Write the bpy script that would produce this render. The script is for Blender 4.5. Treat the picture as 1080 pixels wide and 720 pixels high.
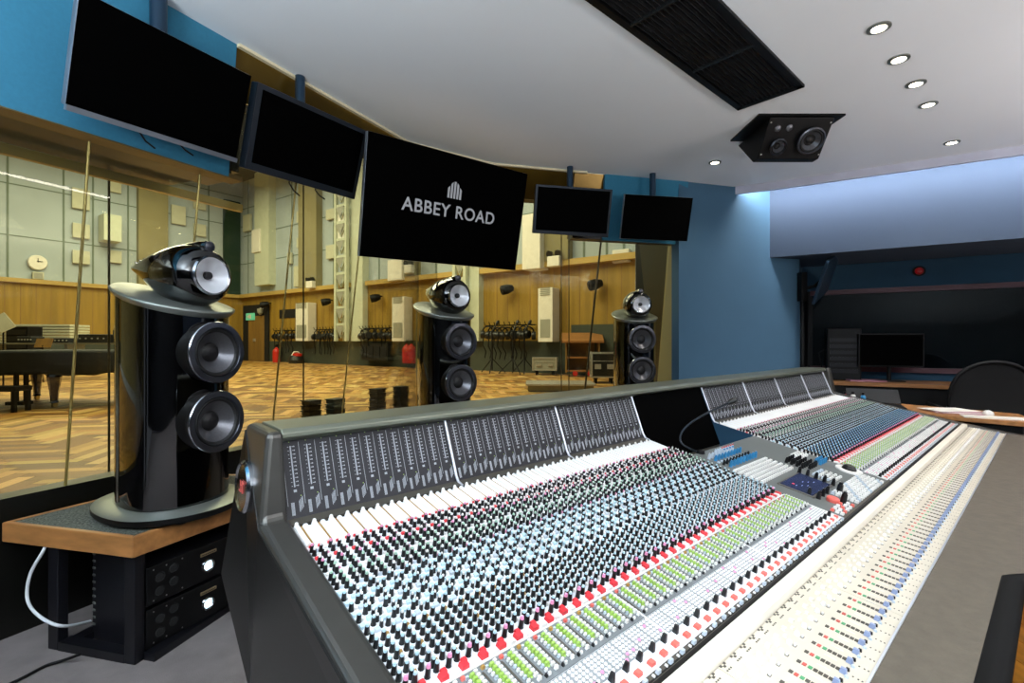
import bpy, math, random
import numpy as np
from mathutils import Vector, Matrix
random.seed(7)
sc = bpy.context.scene
for o in list(bpy.data.objects): bpy.data.objects.remove(o)
COL = sc.collection
H = 1.273          # eye height
F = 512.0          # focal length in pixels of a 1080 wide frame
# ---------------------------------------------------------------- camera, world, lights
cam = bpy.data.objects.new('camera', bpy.data.cameras.new('camera')); COL.objects.link(cam)
cam.data.sensor_width = 36; cam.data.lens = 36*F/1080
cam.location = (0, 0, H); cam.rotation_euler = (math.pi/2, 0, 0)
cam.data.clip_start = .02; cam.data.clip_end = 200
sc.camera = cam
sc.view_settings.view_transform = 'Standard'; sc.view_settings.look = 'None'
sc.view_settings.gamma = 1; sc.view_settings.use_curve_mapping = False
sc.view_settings.exposure = 0.25
w = bpy.data.worlds.new('world'); sc.world = w; w.use_nodes = True
w.node_tree.nodes['Background'].inputs[0].default_value = (.80, .88, 1.0, 1)
w.node_tree.nodes['Background'].inputs[1].default_value = 0.30
A1 = math.atan2(.665, .7468)      # console direction
A2 = math.atan2(.8233, .5676)     # studio hall direction
def H2(t, q, z=0): return Vector((.5676*t-.8233*q, .8233*t+.5676*q, z))
def C1(t, q, z=0): return Vector((.7468*t-.665*q, .665*t+.7468*q, z))
def area(name, loc, size, power, col, rot=(0,0,0), sy=None, spread=None):
    l = bpy.data.lights.new(name, 'AREA'); l.energy = power; l.color = col
    l.shape = 'RECTANGLE'; l.size = size; l.size_y = sy or size
    if spread: l.spread = spread
    o = bpy.data.objects.new(name, l); COL.objects.link(o); o.location = loc; o.rotation_euler = rot
    return o
area('hall_lamp', H2(6, 9, 8.6), 7, 1150, (1, .95, .76), (0,0,A2))
area('hall_lamp', H2(6, 19, 8.6), 7, 1150, (1, .95, .76), (0,0,A2))
area('room_fill', (1.0, -0.9, 2.80), 1.6, 14, (1, .97, .92))  # unseen soft lights added overhead as general fill, no fixtures built
area('room_fill', (2.9, 1.0, 2.80), 1.0, 8, (1, .96, .90))
area('ceiling_fill', (1.2, -2.6, 1.7), 2.6, 300, (.90, .96, 1), (math.pi, 0, 0), 1.0)  # unseen upward lights added behind the camera to brighten the ceiling
area('ceiling_fill', (-1.5, -1.2, 1.7), .9, 250, (.84, .94, 1), (math.pi, 0, 0), 2.4)
area('ceiling_fill', (4.4, 0.6, 1.7), .8, 130, (1, .92, .88), (math.pi, 0, 0), 2.4)

# ---------------------------------------------------------------- materials
def lin(h):
    if isinstance(h, str):
        h = h.lstrip('#'); c = [int(h[i:i+2], 16)/255 for i in (0,2,4)]
    else: c = h
    return tuple((x/12.92 if x <= .04045 else ((x+.055)/1.055)**2.4) for x in c)
MATS = {}
def mat(name, col, rough=.5, metal=0, emit=0, spec=.5, coat=0, noise=None, bump=None, ecol=None):
    m = bpy.data.materials.new(name); m.use_nodes = True; nt = m.node_tree; b = nt.nodes['Principled BSDF']
    c = lin(col)
    b.inputs['Base Color'].default_value = (*c, 1); b.inputs['Roughness'].default_value = rough
    b.inputs['Metallic'].default_value = metal; b.inputs['Specular IOR Level'].default_value = spec
    if coat: b.inputs['Coat Weight'].default_value = coat; b.inputs['Coat Roughness'].default_value = .03
    if emit:
        b.inputs['Emission Color'].default_value = (*(lin(ecol) if ecol else c), 1); b.inputs['Emission Strength'].default_value = emit
    # every surface gets a little procedural variation
    tc = nt.nodes.new('ShaderNodeTexCoord'); mp = nt.nodes.new('ShaderNodeMapping'); nt.links.new(tc.outputs['Object'], mp.inputs[0])
    nz = nt.nodes.new('ShaderNodeTexNoise'); nt.links.new(mp.outputs[0], nz.inputs['Vector'])
    s, amt, stretch = noise or (6, .06, (1,1,1))
    nz.inputs['Scale'].default_value = s; nz.inputs['Detail'].default_value = 4; mp.inputs['Scale'].default_value = stretch
    rp = nt.nodes.new('ShaderNodeValToRGB'); nt.links.new(nz.outputs['Fac'], rp.inputs[0])
    rp.color_ramp.elements[0].position = .3; rp.color_ramp.elements[1].position = .7
    rp.color_ramp.elements[0].color = (*[x*(1-amt) for x in c], 1); rp.color_ramp.elements[1].color = (*[min(1, x*(1+amt)) for x in c], 1)
    nt.links.new(rp.outputs[0], b.inputs['Base Color'])
    if bump:
        bp = nt.nodes.new('ShaderNodeBump'); n2 = nt.nodes.new('ShaderNodeTexNoise'); n2.inputs['Scale'].default_value = bump[0]
        nt.links.new(tc.outputs['Object'], n2.inputs['Vector'])
        bp.inputs['Strength'].default_value = bump[1]; bp.inputs['Distance'].default_value = .01
        nt.links.new(n2.outputs['Fac'], bp.inputs['Height']); nt.links.new(bp.outputs[0], b.inputs['Normal'])
    MATS[name] = m; return m
def glass(name, tint, blend, maxr):
    m = bpy.data.materials.new(name); m.use_nodes = True; nt = m.node_tree
    for n in list(nt.nodes):
        if n.type != 'OUTPUT_MATERIAL': nt.nodes.remove(n)
    out = [n for n in nt.nodes][0]
    tr = nt.nodes.new('ShaderNodeBsdfTransparent'); tr.inputs[0].default_value = (*tint, 1)
    gl = nt.nodes.new('ShaderNodeBsdfGlossy'); gl.inputs['Roughness'].default_value = .0; gl.inputs[0].default_value = (.9, .9, .9, 1)
    lw = nt.nodes.new('ShaderNodeFresnel'); lw.inputs[0].default_value = blend
    mu = nt.nodes.new('ShaderNodeMath'); mu.operation = 'MINIMUM'; mu.inputs[1].default_value = maxr
    mx = nt.nodes.new('ShaderNodeMixShader'); nt.links.new(lw.outputs[0], mu.inputs[0]); nt.links.new(mu.outputs[0], mx.inputs[0])
    nt.links.new(tr.outputs[0], mx.inputs[1]); nt.links.new(gl.outputs[0], mx.inputs[2]); nt.links.new(mx.outputs[0], out.inputs[0])
    MATS[name] = m; return m
M = MATS
WD = (1, 1, .05)
mat('ceiling', '#e9eef4', .9, noise=(1.2, .015, (1,1,1)))
mat('blue_wall', '#3d6079', .85, noise=(3, .03, (1,1,1)))
mat('blue_fascia', '#2d728f', .9, noise=(60, .05, (1,1,1)))
mat('slate_wall', '#3b4a5e', .85, noise=(3, .03, (1,1,1)))
mat('trim_lilac', '#b4b6c6', .8)
mat('teal_dark', '#173f58', .8)
mat('bronze', '#6b5420', .25, .6, noise=(1.5, .25, (1,1,1)))
mat('soffit_tan', '#66522c', .4, .3, noise=(2, .2, (1,1,1)))
mat('cream_rim_light', '#e6d9b4', .5)
mat('carpet', '#756d6b', .95, noise=(9, .14, (1,1,1)), bump=(400, .5))
mat('felt', '#5c6058', .98, noise=(130, .8, (1,1,1)), bump=(300, 1.0))
mat('black', '#060607', .5, spec=.25)
mat('black_matte', '#0a0a0a', .85)
mat('black_metal', '#15151a', .38, .4)
mat('frame_black', '#0d0d0a', .3, .3)
mat('screen', '#010101', .6, spec=.02)
mat('bezel', '#20262e', .35, .5)
mat('bezel_silver', '#8b919c', .3, .7)
mat('pole', '#2c4256', .35, .6)
mat('piano_black', '#010102', .06, coat=1)
mat('chrome', '#cfc8b4', .08, 1)
mat('alu', '#c8c8c4', .35, .7)
mat('alu_dark', '#8e938d', .38, .75)
mat('ring', '#5b5c63', .28, .85)
mat('ring_hi', '#b8bcc4', .15, 1)
mat('rubber', '#101011', .6)
mat('cone', '#6d6d72', .34, .75, noise=(120, .1, (1,1,1)))
mat('cone_black', '#151416', .5)
mat('mid_cone', '#e4e5ea', .32, .25)
mat('wood', '#9c6a3a', .45, noise=(5, .25, (.25,6,6)))
mat('wood_oak', '#987a2c', .55, noise=(3.2, .20, (1.6,1.6,.12)))
mat('wood_door', '#8a6a35', .5, noise=(3, .25, (1.5,1.5,.15)))
mat('wood_floor', '#a06a22', .35, noise=(2.5, .3, (8,.6,1)))
mat('ledge', '#b89c55', .5, noise=(2, .15, (.3,.3,1)))
mat('panel_blue', '#aab7bd', .9, noise=(1.0, .05, (1,1,1)))
mat('panel_khaki', '#8d8663', .9, noise=(1.2, .06, (1,1,1)))
mat('panel_pale', '#c5ccb8', .8)
mat('absorber', '#c2c4ae', .9)
mat('white_unit', '#e8e6dc', .5)
mat('grille', '#9a9c90', .6)
mat('hall_green', '#12301f', .8)
mat('wainscot', '#3a4238', .7)
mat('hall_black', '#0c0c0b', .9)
mat('seam', '#6f7d72', .9)
mat('joint', '#4a4330', .5, .3)
mat('joint_gold', '#b9a56a', .35, .7)
mat('cloth', '#1d211e', .8, bump=(3, 1.0), noise=(3, .2, (1,1,1)))
mat('case_black', '#181b1c', .4)
mat('red', '#c8281c', .45)
mat('green_sign', '#5fb89a', .5, emit=.6)
mat('lamp', '#fff2dc', .5, emit=22)
mat('lamp_hall', '#fff0d0', .5, emit=9)
mat('cove', '#ffffff', .5, emit=48)
mat('led', '#c9f4ff', .5, emit=7)
mat('led_dim', '#1f8fa0', .5, emit=1)
mat('badge', '#b9a27c', .3, .8)
mat('text_grey', '#8d8f93', .5, emit=.42)
mat('cheek', '#565450', .33, .7, noise=(14, .05, (1,1,1)))
mat('rim', '#7a7e70', .34, .6, noise=(10, .05, (1,1,1)))
mat('side_black', '#171615', .35, .3)
mat('plate', '#5a564e', .4, .5)
mat('meter_face', '#29282c', .5, spec=.3)
mat('meter_mark', '#9da0a6', .5, emit=.03)
mat('seam_silver', '#cfd2da', .3, .5)
mat('chan_face', '#dcdfe2', .5)
mat('mid_face', '#85898b', .5)
mat('grey_face', '#6f7476', .5)
mat('fader_face', '#c9c0ae', .5)
mat('pad_white', '#ebe4d4', .45)
mat('center_face', '#5f6462', .5)
mat('white_key', '#e2e0dc', .4)
mat('pale_key', '#e2e6ea', .4)
mat('grey_key', '#b9c4cf', .4)
mat('blue_cap', '#b9d6e2', .4)
mat('blue_deep', '#2f7fb0', .4)
mat('black_knob', '#0d0e10', .35)
mat('pink_cap', '#e390b6', .4)
mat('red_key', '#d8323a', .4)
mat('coral_key', '#e0665a', .4)
mat('green_cap', '#a9c9b4', .4)
mat('green_key', '#9cbf5a', .45)
mat('amber', '#a8803c', .5)
mat('mark_dark', '#4b463e', .6)
mat('lab_red', '#c4554c', .6)
mat('lab_green', '#4f9a68', .6)
mat('fader_blue', '#8693b4', .4)
mat('leather', '#5c5448', .75, noise=(30, .10, (1,1,1)), bump=(90, .25))
mat('leather_black', '#050505', .8, spec=.2)
mat('lcd', '#1d2749', .25, emit=.12)
mat('paper', '#e5e0d6', .7)
mat('pink_paper', '#b77f94', .7)
mat('maroon', '#4a2430', .5)
mat('alarm_red', '#8c0c10', .3, emit=.1)
mat('mesh_black', '#080808', .9)
mat('cable_white', '#c9ccd0', .5)
glass('glass', (.94, .94, .87), 1.27, .5)
glass('glass_dark', (.55, .68, .75), 1.7, .6)

# ---------------------------------------------------------------- mesh helper
def curve_pts(P, n=6):
    P = [Vector(p) for p in P]; out = []
    for i in range(len(P)-1):
        a = P[max(i-1,0)]; b = P[i]; c = P[i+1]; d = P[min(i+2,len(P)-1)]
        for k in range(n):
            t = k/n; out.append(.5*((2*b)+(c-a)*t+(2*a-5*b+4*c-d)*t*t+(3*b-a-3*c+d)*t**3))
    return out+[P[-1]]
class MB:
    def __init__(s): s.v = []; s.f = []; s.m = []; s.sm = []
    def add(s, vs, fs, m=0, smooth=False):
        b = len(s.v); s.v += [tuple(map(float, v)) for v in vs]
        for i, f in enumerate(fs):
            s.f.append(tuple(b+k for k in f)); s.m.append(m if isinstance(m, int) else m[i]); s.sm.append(smooth)
        return s
    def box(s, c, d, ax=None, m=0):
        c = Vector(c); X, Y, Z = ax or (Vector((1,0,0)), Vector((0,1,0)), Vector((0,0,1)))
        a, b, e = d[0]/2, d[1]/2, d[2]/2
        vs = [c+X*(i*a)+Y*(j*b)+Z*(k*e) for k in (-1,1) for i, j in ((-1,-1),(1,-1),(1,1),(-1,1))]
        return s.add(vs, [(3,2,1,0),(4,5,6,7),(0,1,5,4),(1,2,6,5),(2,3,7,6),(3,0,4,7)], m)
    def bb(s, x0, x1, y0, y1, z0, z1, m=0):
        return s.box(((x0+x1)/2, (y0+y1)/2, (z0+z1)/2), (x1-x0, y1-y0, z1-z0), m=m)
    def loft(s, rings, m=0, cap=True, smooth=True):
        n = len(rings[0]); vs = [p for r in rings for p in r]; fs = []
        for k in range(len(rings)-1):
            for i in range(n):
                j = (i+1) % n; fs.append((k*n+i, k*n+j, (k+1)*n+j, (k+1)*n+i))
        s.add(vs, fs, m, smooth)
        if cap:
            s.add(rings[0], [tuple(reversed(range(n)))], m); s.add(rings[-1], [tuple(range(n))], m)
        return s
    def lathe(s, prof, o=(0,0,0), ax=(0,0,1), n=24, m=0, smooth=True, cap=False):
        # prof: list of (r, h[, mat])
        o = Vector(o); A = Vector(ax).normalized(); U = A.orthogonal().normalized(); V = A.cross(U)
        for k in range(len(prof)-1):
            r0, h0 = prof[k][:2]; r1, h1 = prof[k+1][:2]; mm = prof[k][2] if len(prof[k]) > 2 else m
            R = [[o+A*h+(U*math.cos(2*math.pi*i/n)+V*math.sin(2*math.pi*i/n))*max(r, 1e-5) for i in range(n)] for r, h in ((r0,h0),(r1,h1))]
            s.loft(R, mm, False, smooth)
        if cap: 
            for r, h in (prof[0][:2], prof[-1][:2]):
                s.add([o+A*h+(U*math.cos(2*math.pi*i/n)+V*math.sin(2*math.pi*i/n))*r for i in range(n)], [tuple(range(n))], m)
        return s
    def cyl(s, a, b, r, r2=None, n=12, m=0):
        a = Vector(a); b = Vector(b); L = (b-a).length
        return s.lathe([(r,0),(r if r2 is None else r2, L)], a, b-a, n, m, True, True)
    def tube(s, pts, r, n=8, m=0):
        pts = [Vector(p) for p in pts]; rings = []; U = None
        for i, p in enumerate(pts):
            d = (pts[min(i+1, len(pts)-1)]-pts[max(i-1, 0)]).normalized()
            U = d.orthogonal().normalized() if U is None else (U-d*U.dot(d)).normalized()
            V = d.cross(U); rr = r[i] if isinstance(r, (list, tuple)) else r
            rings.append([p+(U*math.cos(2*math.pi*k/n)+V*math.sin(2*math.pi*k/n))*rr for k in range(n)])
        return s.loft(rings, m)
    def prism(s, poly, a, b, m=0, ab=None):
        # poly in (y,z) extruded along x from a to b ; ab = optional per-vertex a
        n = len(poly); A = [((ab[i] if ab else a), p[0], p[1]) for i, p in enumerate(poly)]; B = [(b, p[0], p[1]) for p in poly]
        fs = [(i, (i+1) % n, n+(i+1) % n, n+i) for i in range(n)]+[tuple(reversed(range(n))), tuple(range(n, 2*n))]
        return s.add(A+B, fs, m)
    def slab(s, poly, z0, z1, m=0, mtop=None):
        n = len(poly); A = [(p[0], p[1], z0) for p in poly]; B = [(p[0], p[1], z1) for p in poly]
        s.add(A+B, [(i, (i+1) % n, n+(i+1) % n, n+i) for i in range(n)]+[tuple(reversed(range(n)))], m)
        return s.add(B, [tuple(range(n))], m if mtop is None else mtop)
    def build(s, name, mats, parent=None, bevel=0, world=False, seg=2):
        me = bpy.data.meshes.new(name)
        vs = s.v
        if world and parent is not None:
            Mi = parent.matrix_basis.inverted(); vs = [tuple(Mi @ Vector(v)) for v in vs]
        me.from_pydata(vs, [], s.f); me.update()
        for k in (mats if isinstance(mats, (list, tuple)) else [mats]): me.materials.append(MATS[k])
        me.polygons.foreach_set('material_index', s.m); me.polygons.foreach_set('use_smooth', s.sm)
        o = bpy.data.objects.new(name, me); COL.objects.link(o)
        if parent is not None: o.parent = parent
        if bevel:
            bv = o.modifiers.new('bevel', 'BEVEL'); bv.width = bevel; bv.segments = seg; bv.limit_method = 'ANGLE'; bv.angle_limit = .6
        return o
def tag(o, label=None, cat=None, group=None, kind=None):
    if label: o['label'] = label
    if cat: o['category'] = cat
    if group: o['group'] = group
    if kind: o['kind'] = kind
    return o
def thing(name, label, cat, loc=(0,0,0), rz=0, group=None):
    o = bpy.data.objects.new(name, None); COL.objects.link(o); o.empty_display_size = .1
    o.matrix_basis = Matrix.Translation(Vector(loc)) @ Matrix.Rotation(rz, 4, 'Z')
    return tag(o, label, cat, group)
def struct(name, mb, mats, parent=None, bevel=0):
    o = mb.build(name, mats, parent, bevel)
    if parent is None: o['kind'] = 'structure'
    return o
def copy_tree(root, loc, rz, label=None, group=None):
    r = root.copy(); COL.objects.link(r); r.matrix_basis = Matrix.Translation(Vector(loc)) @ Matrix.Rotation(rz, 4, 'Z')
    if label: r['label'] = label
    if group: r['group'] = group
    for c in list(root.children):
        d = c.copy(); COL.objects.link(d); d.parent = r
        for g in list(c.children):
            e = g.copy(); COL.objects.link(e); e.parent = d
    return r
def ray(px, py): return Vector(((px-540)/F, 1.0, (360-py)/F))
def on_z(px, py, z):
    d = ray(px, py); k = (z-H)/d.z; return Vector((d.x*k, k, z))
def V2(p, z=0): return Vector((p[0], p[1], z))

# ================================================================= ROOM SHELL
CZ = 2.85
La = Vector((.4528, .8916, 0)); Ln = Vector((-.8916, .4528, 0)); L0 = Vector((-1.47, 2.56, 0))    # left facet line
Rd = Vector((.969, .246, 0)); Rn = Vector((-.246, .969, 0))                                        # right facet line
P1 = Vector((-.826, 3.845, 0)); P2 = Vector((-.177, 4.306, 0)); P3 = Vector((2.254, 4.95, 0)); P4 = Vector((2.57, 4.81, 0))
Rr = Vector((.861, -.509, 0)); Rrn = Vector((.509, .861, 0))
Lback = L0-La*6.5; Rback = P4+Rr*4.4
ceil_poly = [Lback, P1, P2, P3, P4, Rback, Vector((6.4, -3.6, 0)), Vector((-3.5, -3.6, 0))]
mb = MB(); mb.slab([(p.x, p.y) for p in ceil_poly], CZ, CZ+.04)
struct('ceiling', mb, 'ceiling')
mb = MB()     # strip along the ceiling rim, its cream colour standing in for grazing warm light
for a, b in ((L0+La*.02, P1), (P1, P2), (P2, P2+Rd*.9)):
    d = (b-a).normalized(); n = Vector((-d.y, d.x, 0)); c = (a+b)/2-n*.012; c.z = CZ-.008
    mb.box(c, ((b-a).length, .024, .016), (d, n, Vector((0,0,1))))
struct('rim_painted_light', mb, 'cream_rim_light')
# carpet floor
mb = MB(); mb.slab([(-3.2,-4),(7.5,-4),(7.5,7.2),(1.6,6.0),(-.9,5.2),(-3.4,.8)], -.05, 0)
struct('floor', mb, 'carpet')
# wood floor seen past the armrest, right foreground
mb = MB()
for i in range(12):
    for j in range(6):
        x0 = 1.02+i*.14; y0 = -.6+j*.6+(i % 2)*.3
        mb.bb(x0, x0+.136, y0, y0+.596, .001, .012)
fw = struct('floor_wood', mb, 'wood_floor')
# --- glazing geometry
def inner_off(z, f):      # lean of the inner pane: offset from the ceiling line
    k = (z-.59)/(2.62-.59)
    return (.42-.29*k) if f == 1 else (.75-.55*k)
def lp(k, off, z): return L0+La*k+Ln*off+Vector((0,0,z))
def rp(j, off, z): return Vector((P2.x, P2.y, 0))+Rd*j+Rn*off+Vector((0,0,z))
def isect(offL, offR):
    # intersection of left line at offL and right line at offR
    A = L0+Ln*offL; B = P2+Rn*offR
    det = La.x*(-Rd.y)+Rd.x*La.y
    dx, dy = B.x-A.x, B.y-A.y
    k = (dx*(-Rd.y)+Rd.x*dy)/det
    return A+La*k, k
def kc(z): return isect(inner_off(z,1), inner_off(z,3))[1]
def jr(z):                # right end of inner pane at X = 1.64
    o = P2+Rn*inner_off(z,3); return (1.64-o.x)/Rd.x
zt = 2.62
def pane(name, p0, p1, p2, p3, th, m='glass', parent=None):
    n = (p1-p0).cross(p3-p0).normalized()*th
    mb = MB(); mb.add([p0,p1,p2,p3,p0+n,p1+n,p2+n,p3+n], [(3,2,1,0),(4,5,6,7),(0,1,5,4),(1,2,6,5),(2,3,7,6),(3,0,4,7)])
    return mb
# window_1 : inner leaning glazing
win = bpy.data.objects.new('window_1', None); COL.objects.link(win); win['kind'] = 'structure'
zs, zb = .60, 2.17
def addpane(p): 
    o = p.build('window_pane', 'glass', win); return o
def lq(k0, k1, z0, z1):
    a = lp(k0(z0) if callable(k0) else k0, inner_off(z0,1), z0); b = lp(k1(z0) if callable(k1) else k1, inner_off(z0,1), z0)
    c = lp(k1(z1) if callable(k1) else k1, inner_off(z1,1), z1); d = lp(k0(z1) if callable(k0) else k0, inner_off(z1,1), z1)
    return a, b, c, d
def rq(j0, j1, z0, z1):
    g = lambda v, z: v(z) if callable(v) else v
    return tuple(rp(g(j,z), inner_off(z,3), z) for j, z in ((j0,z0),(j1,z0),(j1,z1),(j0,z1)))
kj = []
for px, z in ((80, 1.3), (203, 1.7), (298, 1.4), (372, 1.5)):   # joint positions
    o = L0+Ln*inner_off(z,1); r = (px-540)/F
    kj.append((r*o.y-o.x)/(La.x-r*La.y))
ks = [-3.2, kj[0], kj[1]]
for a, b in zip(ks[:-1], ks[1:]): addpane(pane('p', *lq(a, b, zs, zb), .01))
ks = [kj[1], kj[2], kj[3]]
for a, b in zip(ks[:-1], ks[1:]): addpane(pane('p', *lq(a, b, zs, zt), .01))
addpane(pane('p', *lq(kj[3], kc, zs, zt), .01))
jc = lambda z: ((isect(inner_off(z,1), inner_off(z,3))[0]-(P2+Rn*inner_off(z,3))).dot(Rd))
def joint_j(px, z):
    o = P2+Rn*inner_off(z,3); r = (px-540)/F; return (r*o.y-o.x)/(Rd.x-r*Rd.y)
j1 = joint_j(626, 1.6)
addpane(pane('p', *rq(jc, j1, zs, zt), .01)); addpane(pane('p', *rq(j1, jr, zs, zt), .01))
for k, top in [(kj[0], zb), (kj[1], zb), (kj[2], zt), (kj[3], zt)]:
    mb = MB(); mb.tube([lp(k, inner_off(zs,1), zs), lp(k, inner_off(top,1), top)], .006, 6); mb.build('glazing_joint', 'joint_gold', win)
mb = MB(); mb.tube([rp(j1, inner_off(zs,3), zs), rp(j1, inner_off(zt,3), zt)], .010, 6); mb.build('glazing_joint', 'joint', win)
# outer vertical glazing
win2 = bpy.data.objects.new('window_2', None); COL.objects.link(win2); win2['kind'] = 'structure'
oL, oR = .80, 1.10
cc, kcc = isect(oL, oR)
jcc = (cc-(P2+Rn*oR)).dot(Rd)
ow = P2+Rn*oR; jend = (.2539*ow.y-ow.x)/(Rd.x-.2539*Rd.y)
def kpx(px, off):
    o = L0+Ln*off; r = (px-540)/F; return (r*o.y-o.x)/(La.x-r*La.y)
def jpx(px, off):
    o = P2+Rn*off; r = (px-540)/F; return (r*o.y-o.x)/(Rd.x-r*Rd.y)
kk = [-3.2, kpx(115, oL), kpx(320, oL), kcc]
for a, b in zip(kk[:-1], kk[1:]):
    pane('p', lp(a, oL, .33), lp(b, oL, .33), lp(b, oL, 2.9), lp(a, oL, 2.9), .01).build('window_pane', 'glass', win2)
jj = [jcc, jpx(592, oR), jend]
for a, b in zip(jj[:-1], jj[1:]):
    pane('p', rp(a, oR, .33), rp(b, oR, .33), rp(b, oR, 2.9), rp(a, oR, 2.9), .01).build('window_pane', 'glass', win2)
for p0 in [lp(kk[1], oL, 0), lp(kk[2], oL, 0), cc, rp(jj[1], oR, 0), rp(jpx(600, oR), oR, 0)]:
    mb = MB(); mb.cyl((p0.x, p0.y, .33), (p0.x, p0.y, 2.9), .006, n=6); mb.build('glazing_joint', 'joint', win2)
# gold rail in front of the outer glazing on the left
mb = MB(); a = lp(-3.2, oL-.05, 2.18); b = lp(.55, oL-.05, 2.20); mb.box((a+b)/2, ((b-a).length, .03, .05), ((b-a).normalized(), Ln, Vector((0,0,1))))
mb.build('rail', 'joint_gold', win2)
# sill box between panes, dark wall under the glazing
mb = MB()
c1, _ = isect(.42, .75); c2, _ = isect(.52, .85)
poly = [lp(-3.3, .40, 0), c1-La*.02, rp(jr(.6)+.12, .73, 0), rp(jr(.6)+.12, .85, 0), c2, lp(-3.3, .52, 0)]
mb.slab([(p.x, p.y) for p in poly], 0, zs)
struct('wall_front', mb, 'frame_black')
# black stub frame under blue fascia (window head) and the tan soffit
mb = MB(); mb.slab([tuple(p.xy) for p in (lp(-3.3,.19,0), lp(.16,.19,0), lp(.10,.80,0), lp(-3.3,.80,0))], 2.24, 2.84)
mb.build('x', 'frame_black').name = 'wall_head'; bpy.data.objects['wall_head']['kind'] = 'structure'
mb = MB(); mb.slab([tuple(p.xy) for p in (lp(-3.3,.10,0), lp(.12,.10,0), lp(.12,.20,0), lp(-3.3,.20,0))], 2.165, 2.19)
mb.slab([tuple(p.xy) for p in (lp(-3.3,.20,0), lp(.12,.20,0), lp(.12,.42,0), lp(-3.3,.42,0))], 2.19, 2.24, m=1)
struct('trim_2', mb, ['soffit_tan', 'frame_black'])
# fascias (lean: top on the ceiling line, bottom .10 outward)
def fascia(name, a0, b0, a1, b1, m, th=.03):
    n = (b0-a0).cross(a1-a0).normalized()*th
    if n.dot(Vector((0,1,0))) < 0: n = -n
    mb = MB(); mb.add([a0,b0,b1,a1,a0+n,b0+n,b1+n,a1+n], [(3,2,1,0),(4,5,6,7),(0,1,5,4),(1,2,6,5),(2,3,7,6),(3,0,4,7)])
    return struct(name, mb, m)
kb = .02
fascia('wall_left_blue', lp(-5.5,.10,2.17), lp(kb+.02,.10,2.17), lp(-5.5,0,CZ), lp(kb,0,CZ), 'blue_fascia')
fascia('wall_front_bronze', lp(kb+.02,.12,zt), V2(P1,zt)+Ln*.12, lp(kb+.02,.02,CZ), V2(P1,CZ)+Ln*.02, 'bronze')
fascia('wall_front_bronze', V2(P1,zt)+Ln*.12, V2(P2,zt)+Rn*.15, V2(P1,CZ)+Ln*.02, V2(P2,CZ)+Rn*.02, 'bronze')
jb0 = jpx(603, .10); jb = jpx(636, .05)
fascia('wall_front_bronze', rp(-.02,.20,zt), rp(jb0,.20,zt), rp(-.02,.02,CZ), rp(jb0,.02,CZ), 'bronze')
fascia('wall_front_bronze', rp(jb0,.20,2.26), rp(jb,.20,2.26), rp(jb0,.02,CZ), rp(jb,.02,CZ), 'bronze')
fascia('wall_front_blue', rp(jb,.06,2.24), rp(1.98,.06,2.24), rp(jb,.0,CZ), rp(1.98,.0,CZ), 'blue_fascia')
mb = MB(); mb.slab([tuple(p.xy) for p in (rp(jb0,.08,0), rp(2.0,.08,0), rp(2.0,.20,0), rp(jb0,.20,0))], 2.25, 2.80); mb.slab([tuple(p.xy) for p in (rp(-.9,1.0,0), rp(2.3,1.0,0), rp(2.3,1.2,0), rp(-.9,1.2,0))], 2.88, 3.1)
mb.build('wall_head', 'frame_black')['kind'] = 'structure'
# reveal at the right end of the glazing
mb = MB()
e0 = rp(jr(zs), inner_off(zs,3), zs); e1 = rp(jr(2.6), inner_off(2.6,3), 2.8)
o0 = rp(jend, oR, zs); o1 = rp(jend, oR, 2.9); b0 = Vector((1.66, 4.78, zs)); b1 = Vector((1.66, 4.78, 2.8))
mb.add([e0, o0, o1, e1], [(0,1,2,3)], 0); mb.add([b0, e0, e1, b1], [(0,1,2,3)], 1)
struct('wall_reveal', mb, ['frame_black', 'panel_khaki'])
# blue wall, beam with cove, recess
B0 = Vector((1.64, 4.77, 0)); Bd = Vector((.96, .28, 0)); Bn = Vector((-.28, .96, 0))
def wallbox(name, a, b, th, z0, z1, m, side=1):
    d = (b-a).normalized(); n = Vector((-d.y, d.x, 0))*side
    mb = MB(); mb.slab([tuple(p.xy) for p in (a, b, b+n*th, a+n*th)], z0, z1); return struct(name, mb, m)
wallbox('wall_back', B0, B0+Bd*1.491, .12, 0, CZ+.3, 'blue_wall')
K0 = Vector((2.697, 5.078, 0))
Kd = K0+Rr*5.2
mb = MB(); mb.slab([tuple(p.xy) for p in (K0, Kd, Kd+Rrn*.95, K0+Rrn*.95)], 2.15, CZ+.3)
struct('wall_beam', mb, 'slate_wall')
mb = MB(); mb.slab([tuple(p.xy) for p in (P3-Rr*.0+Vector((0,.02,0)), P4, Rback, Rback+Rrn*.03, P4+Rrn*.03, P3+Vector((.03,.03,0)))], CZ-.075, CZ+.04)
struct('trim_3', mb, 'trim_lilac')
mb = MB(); d = Rr
a = P4+Rrn*.07; b = Rback+Rrn*.07; c = (a+b)/2; c.z = CZ+.03
mb.box(c, ((b-a).length, .05, .02), (Rr, Rrn, Vector((0,0,1))))
a = P3+Vector((.02,.06,0)); b = P4+Rrn*.07; c = (a+b)/2; c.z = CZ+.03; dd = (b-a).normalized()
mb.box(c, ((b-a).length, .05, .02), (dd, Vector((-dd.y,dd.x,0)), Vector((0,0,1))))
tag(mb.build('cove_light', 'cove'), 'long white cove light strip hidden behind the ceiling edge on the right', 'light')
mb = MB(); mb.slab([tuple(p.xy) for p in (P3+Vector((-.3,0,0)), P3, P4, Rback, Rback+Rrn*.5, P4+Rrn*.5, P3+Vector((-.3,.6,0)))], CZ+.28, CZ+.32)
struct('ceiling_cove', mb, 'ceiling')
q0 = B0+Bd*1.491; q1 = Vector((3.60, 6.02, 0))
wallbox('wall_recess_side', q0, q1, .1, 0, 2.2, 'blue_wall')
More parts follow.
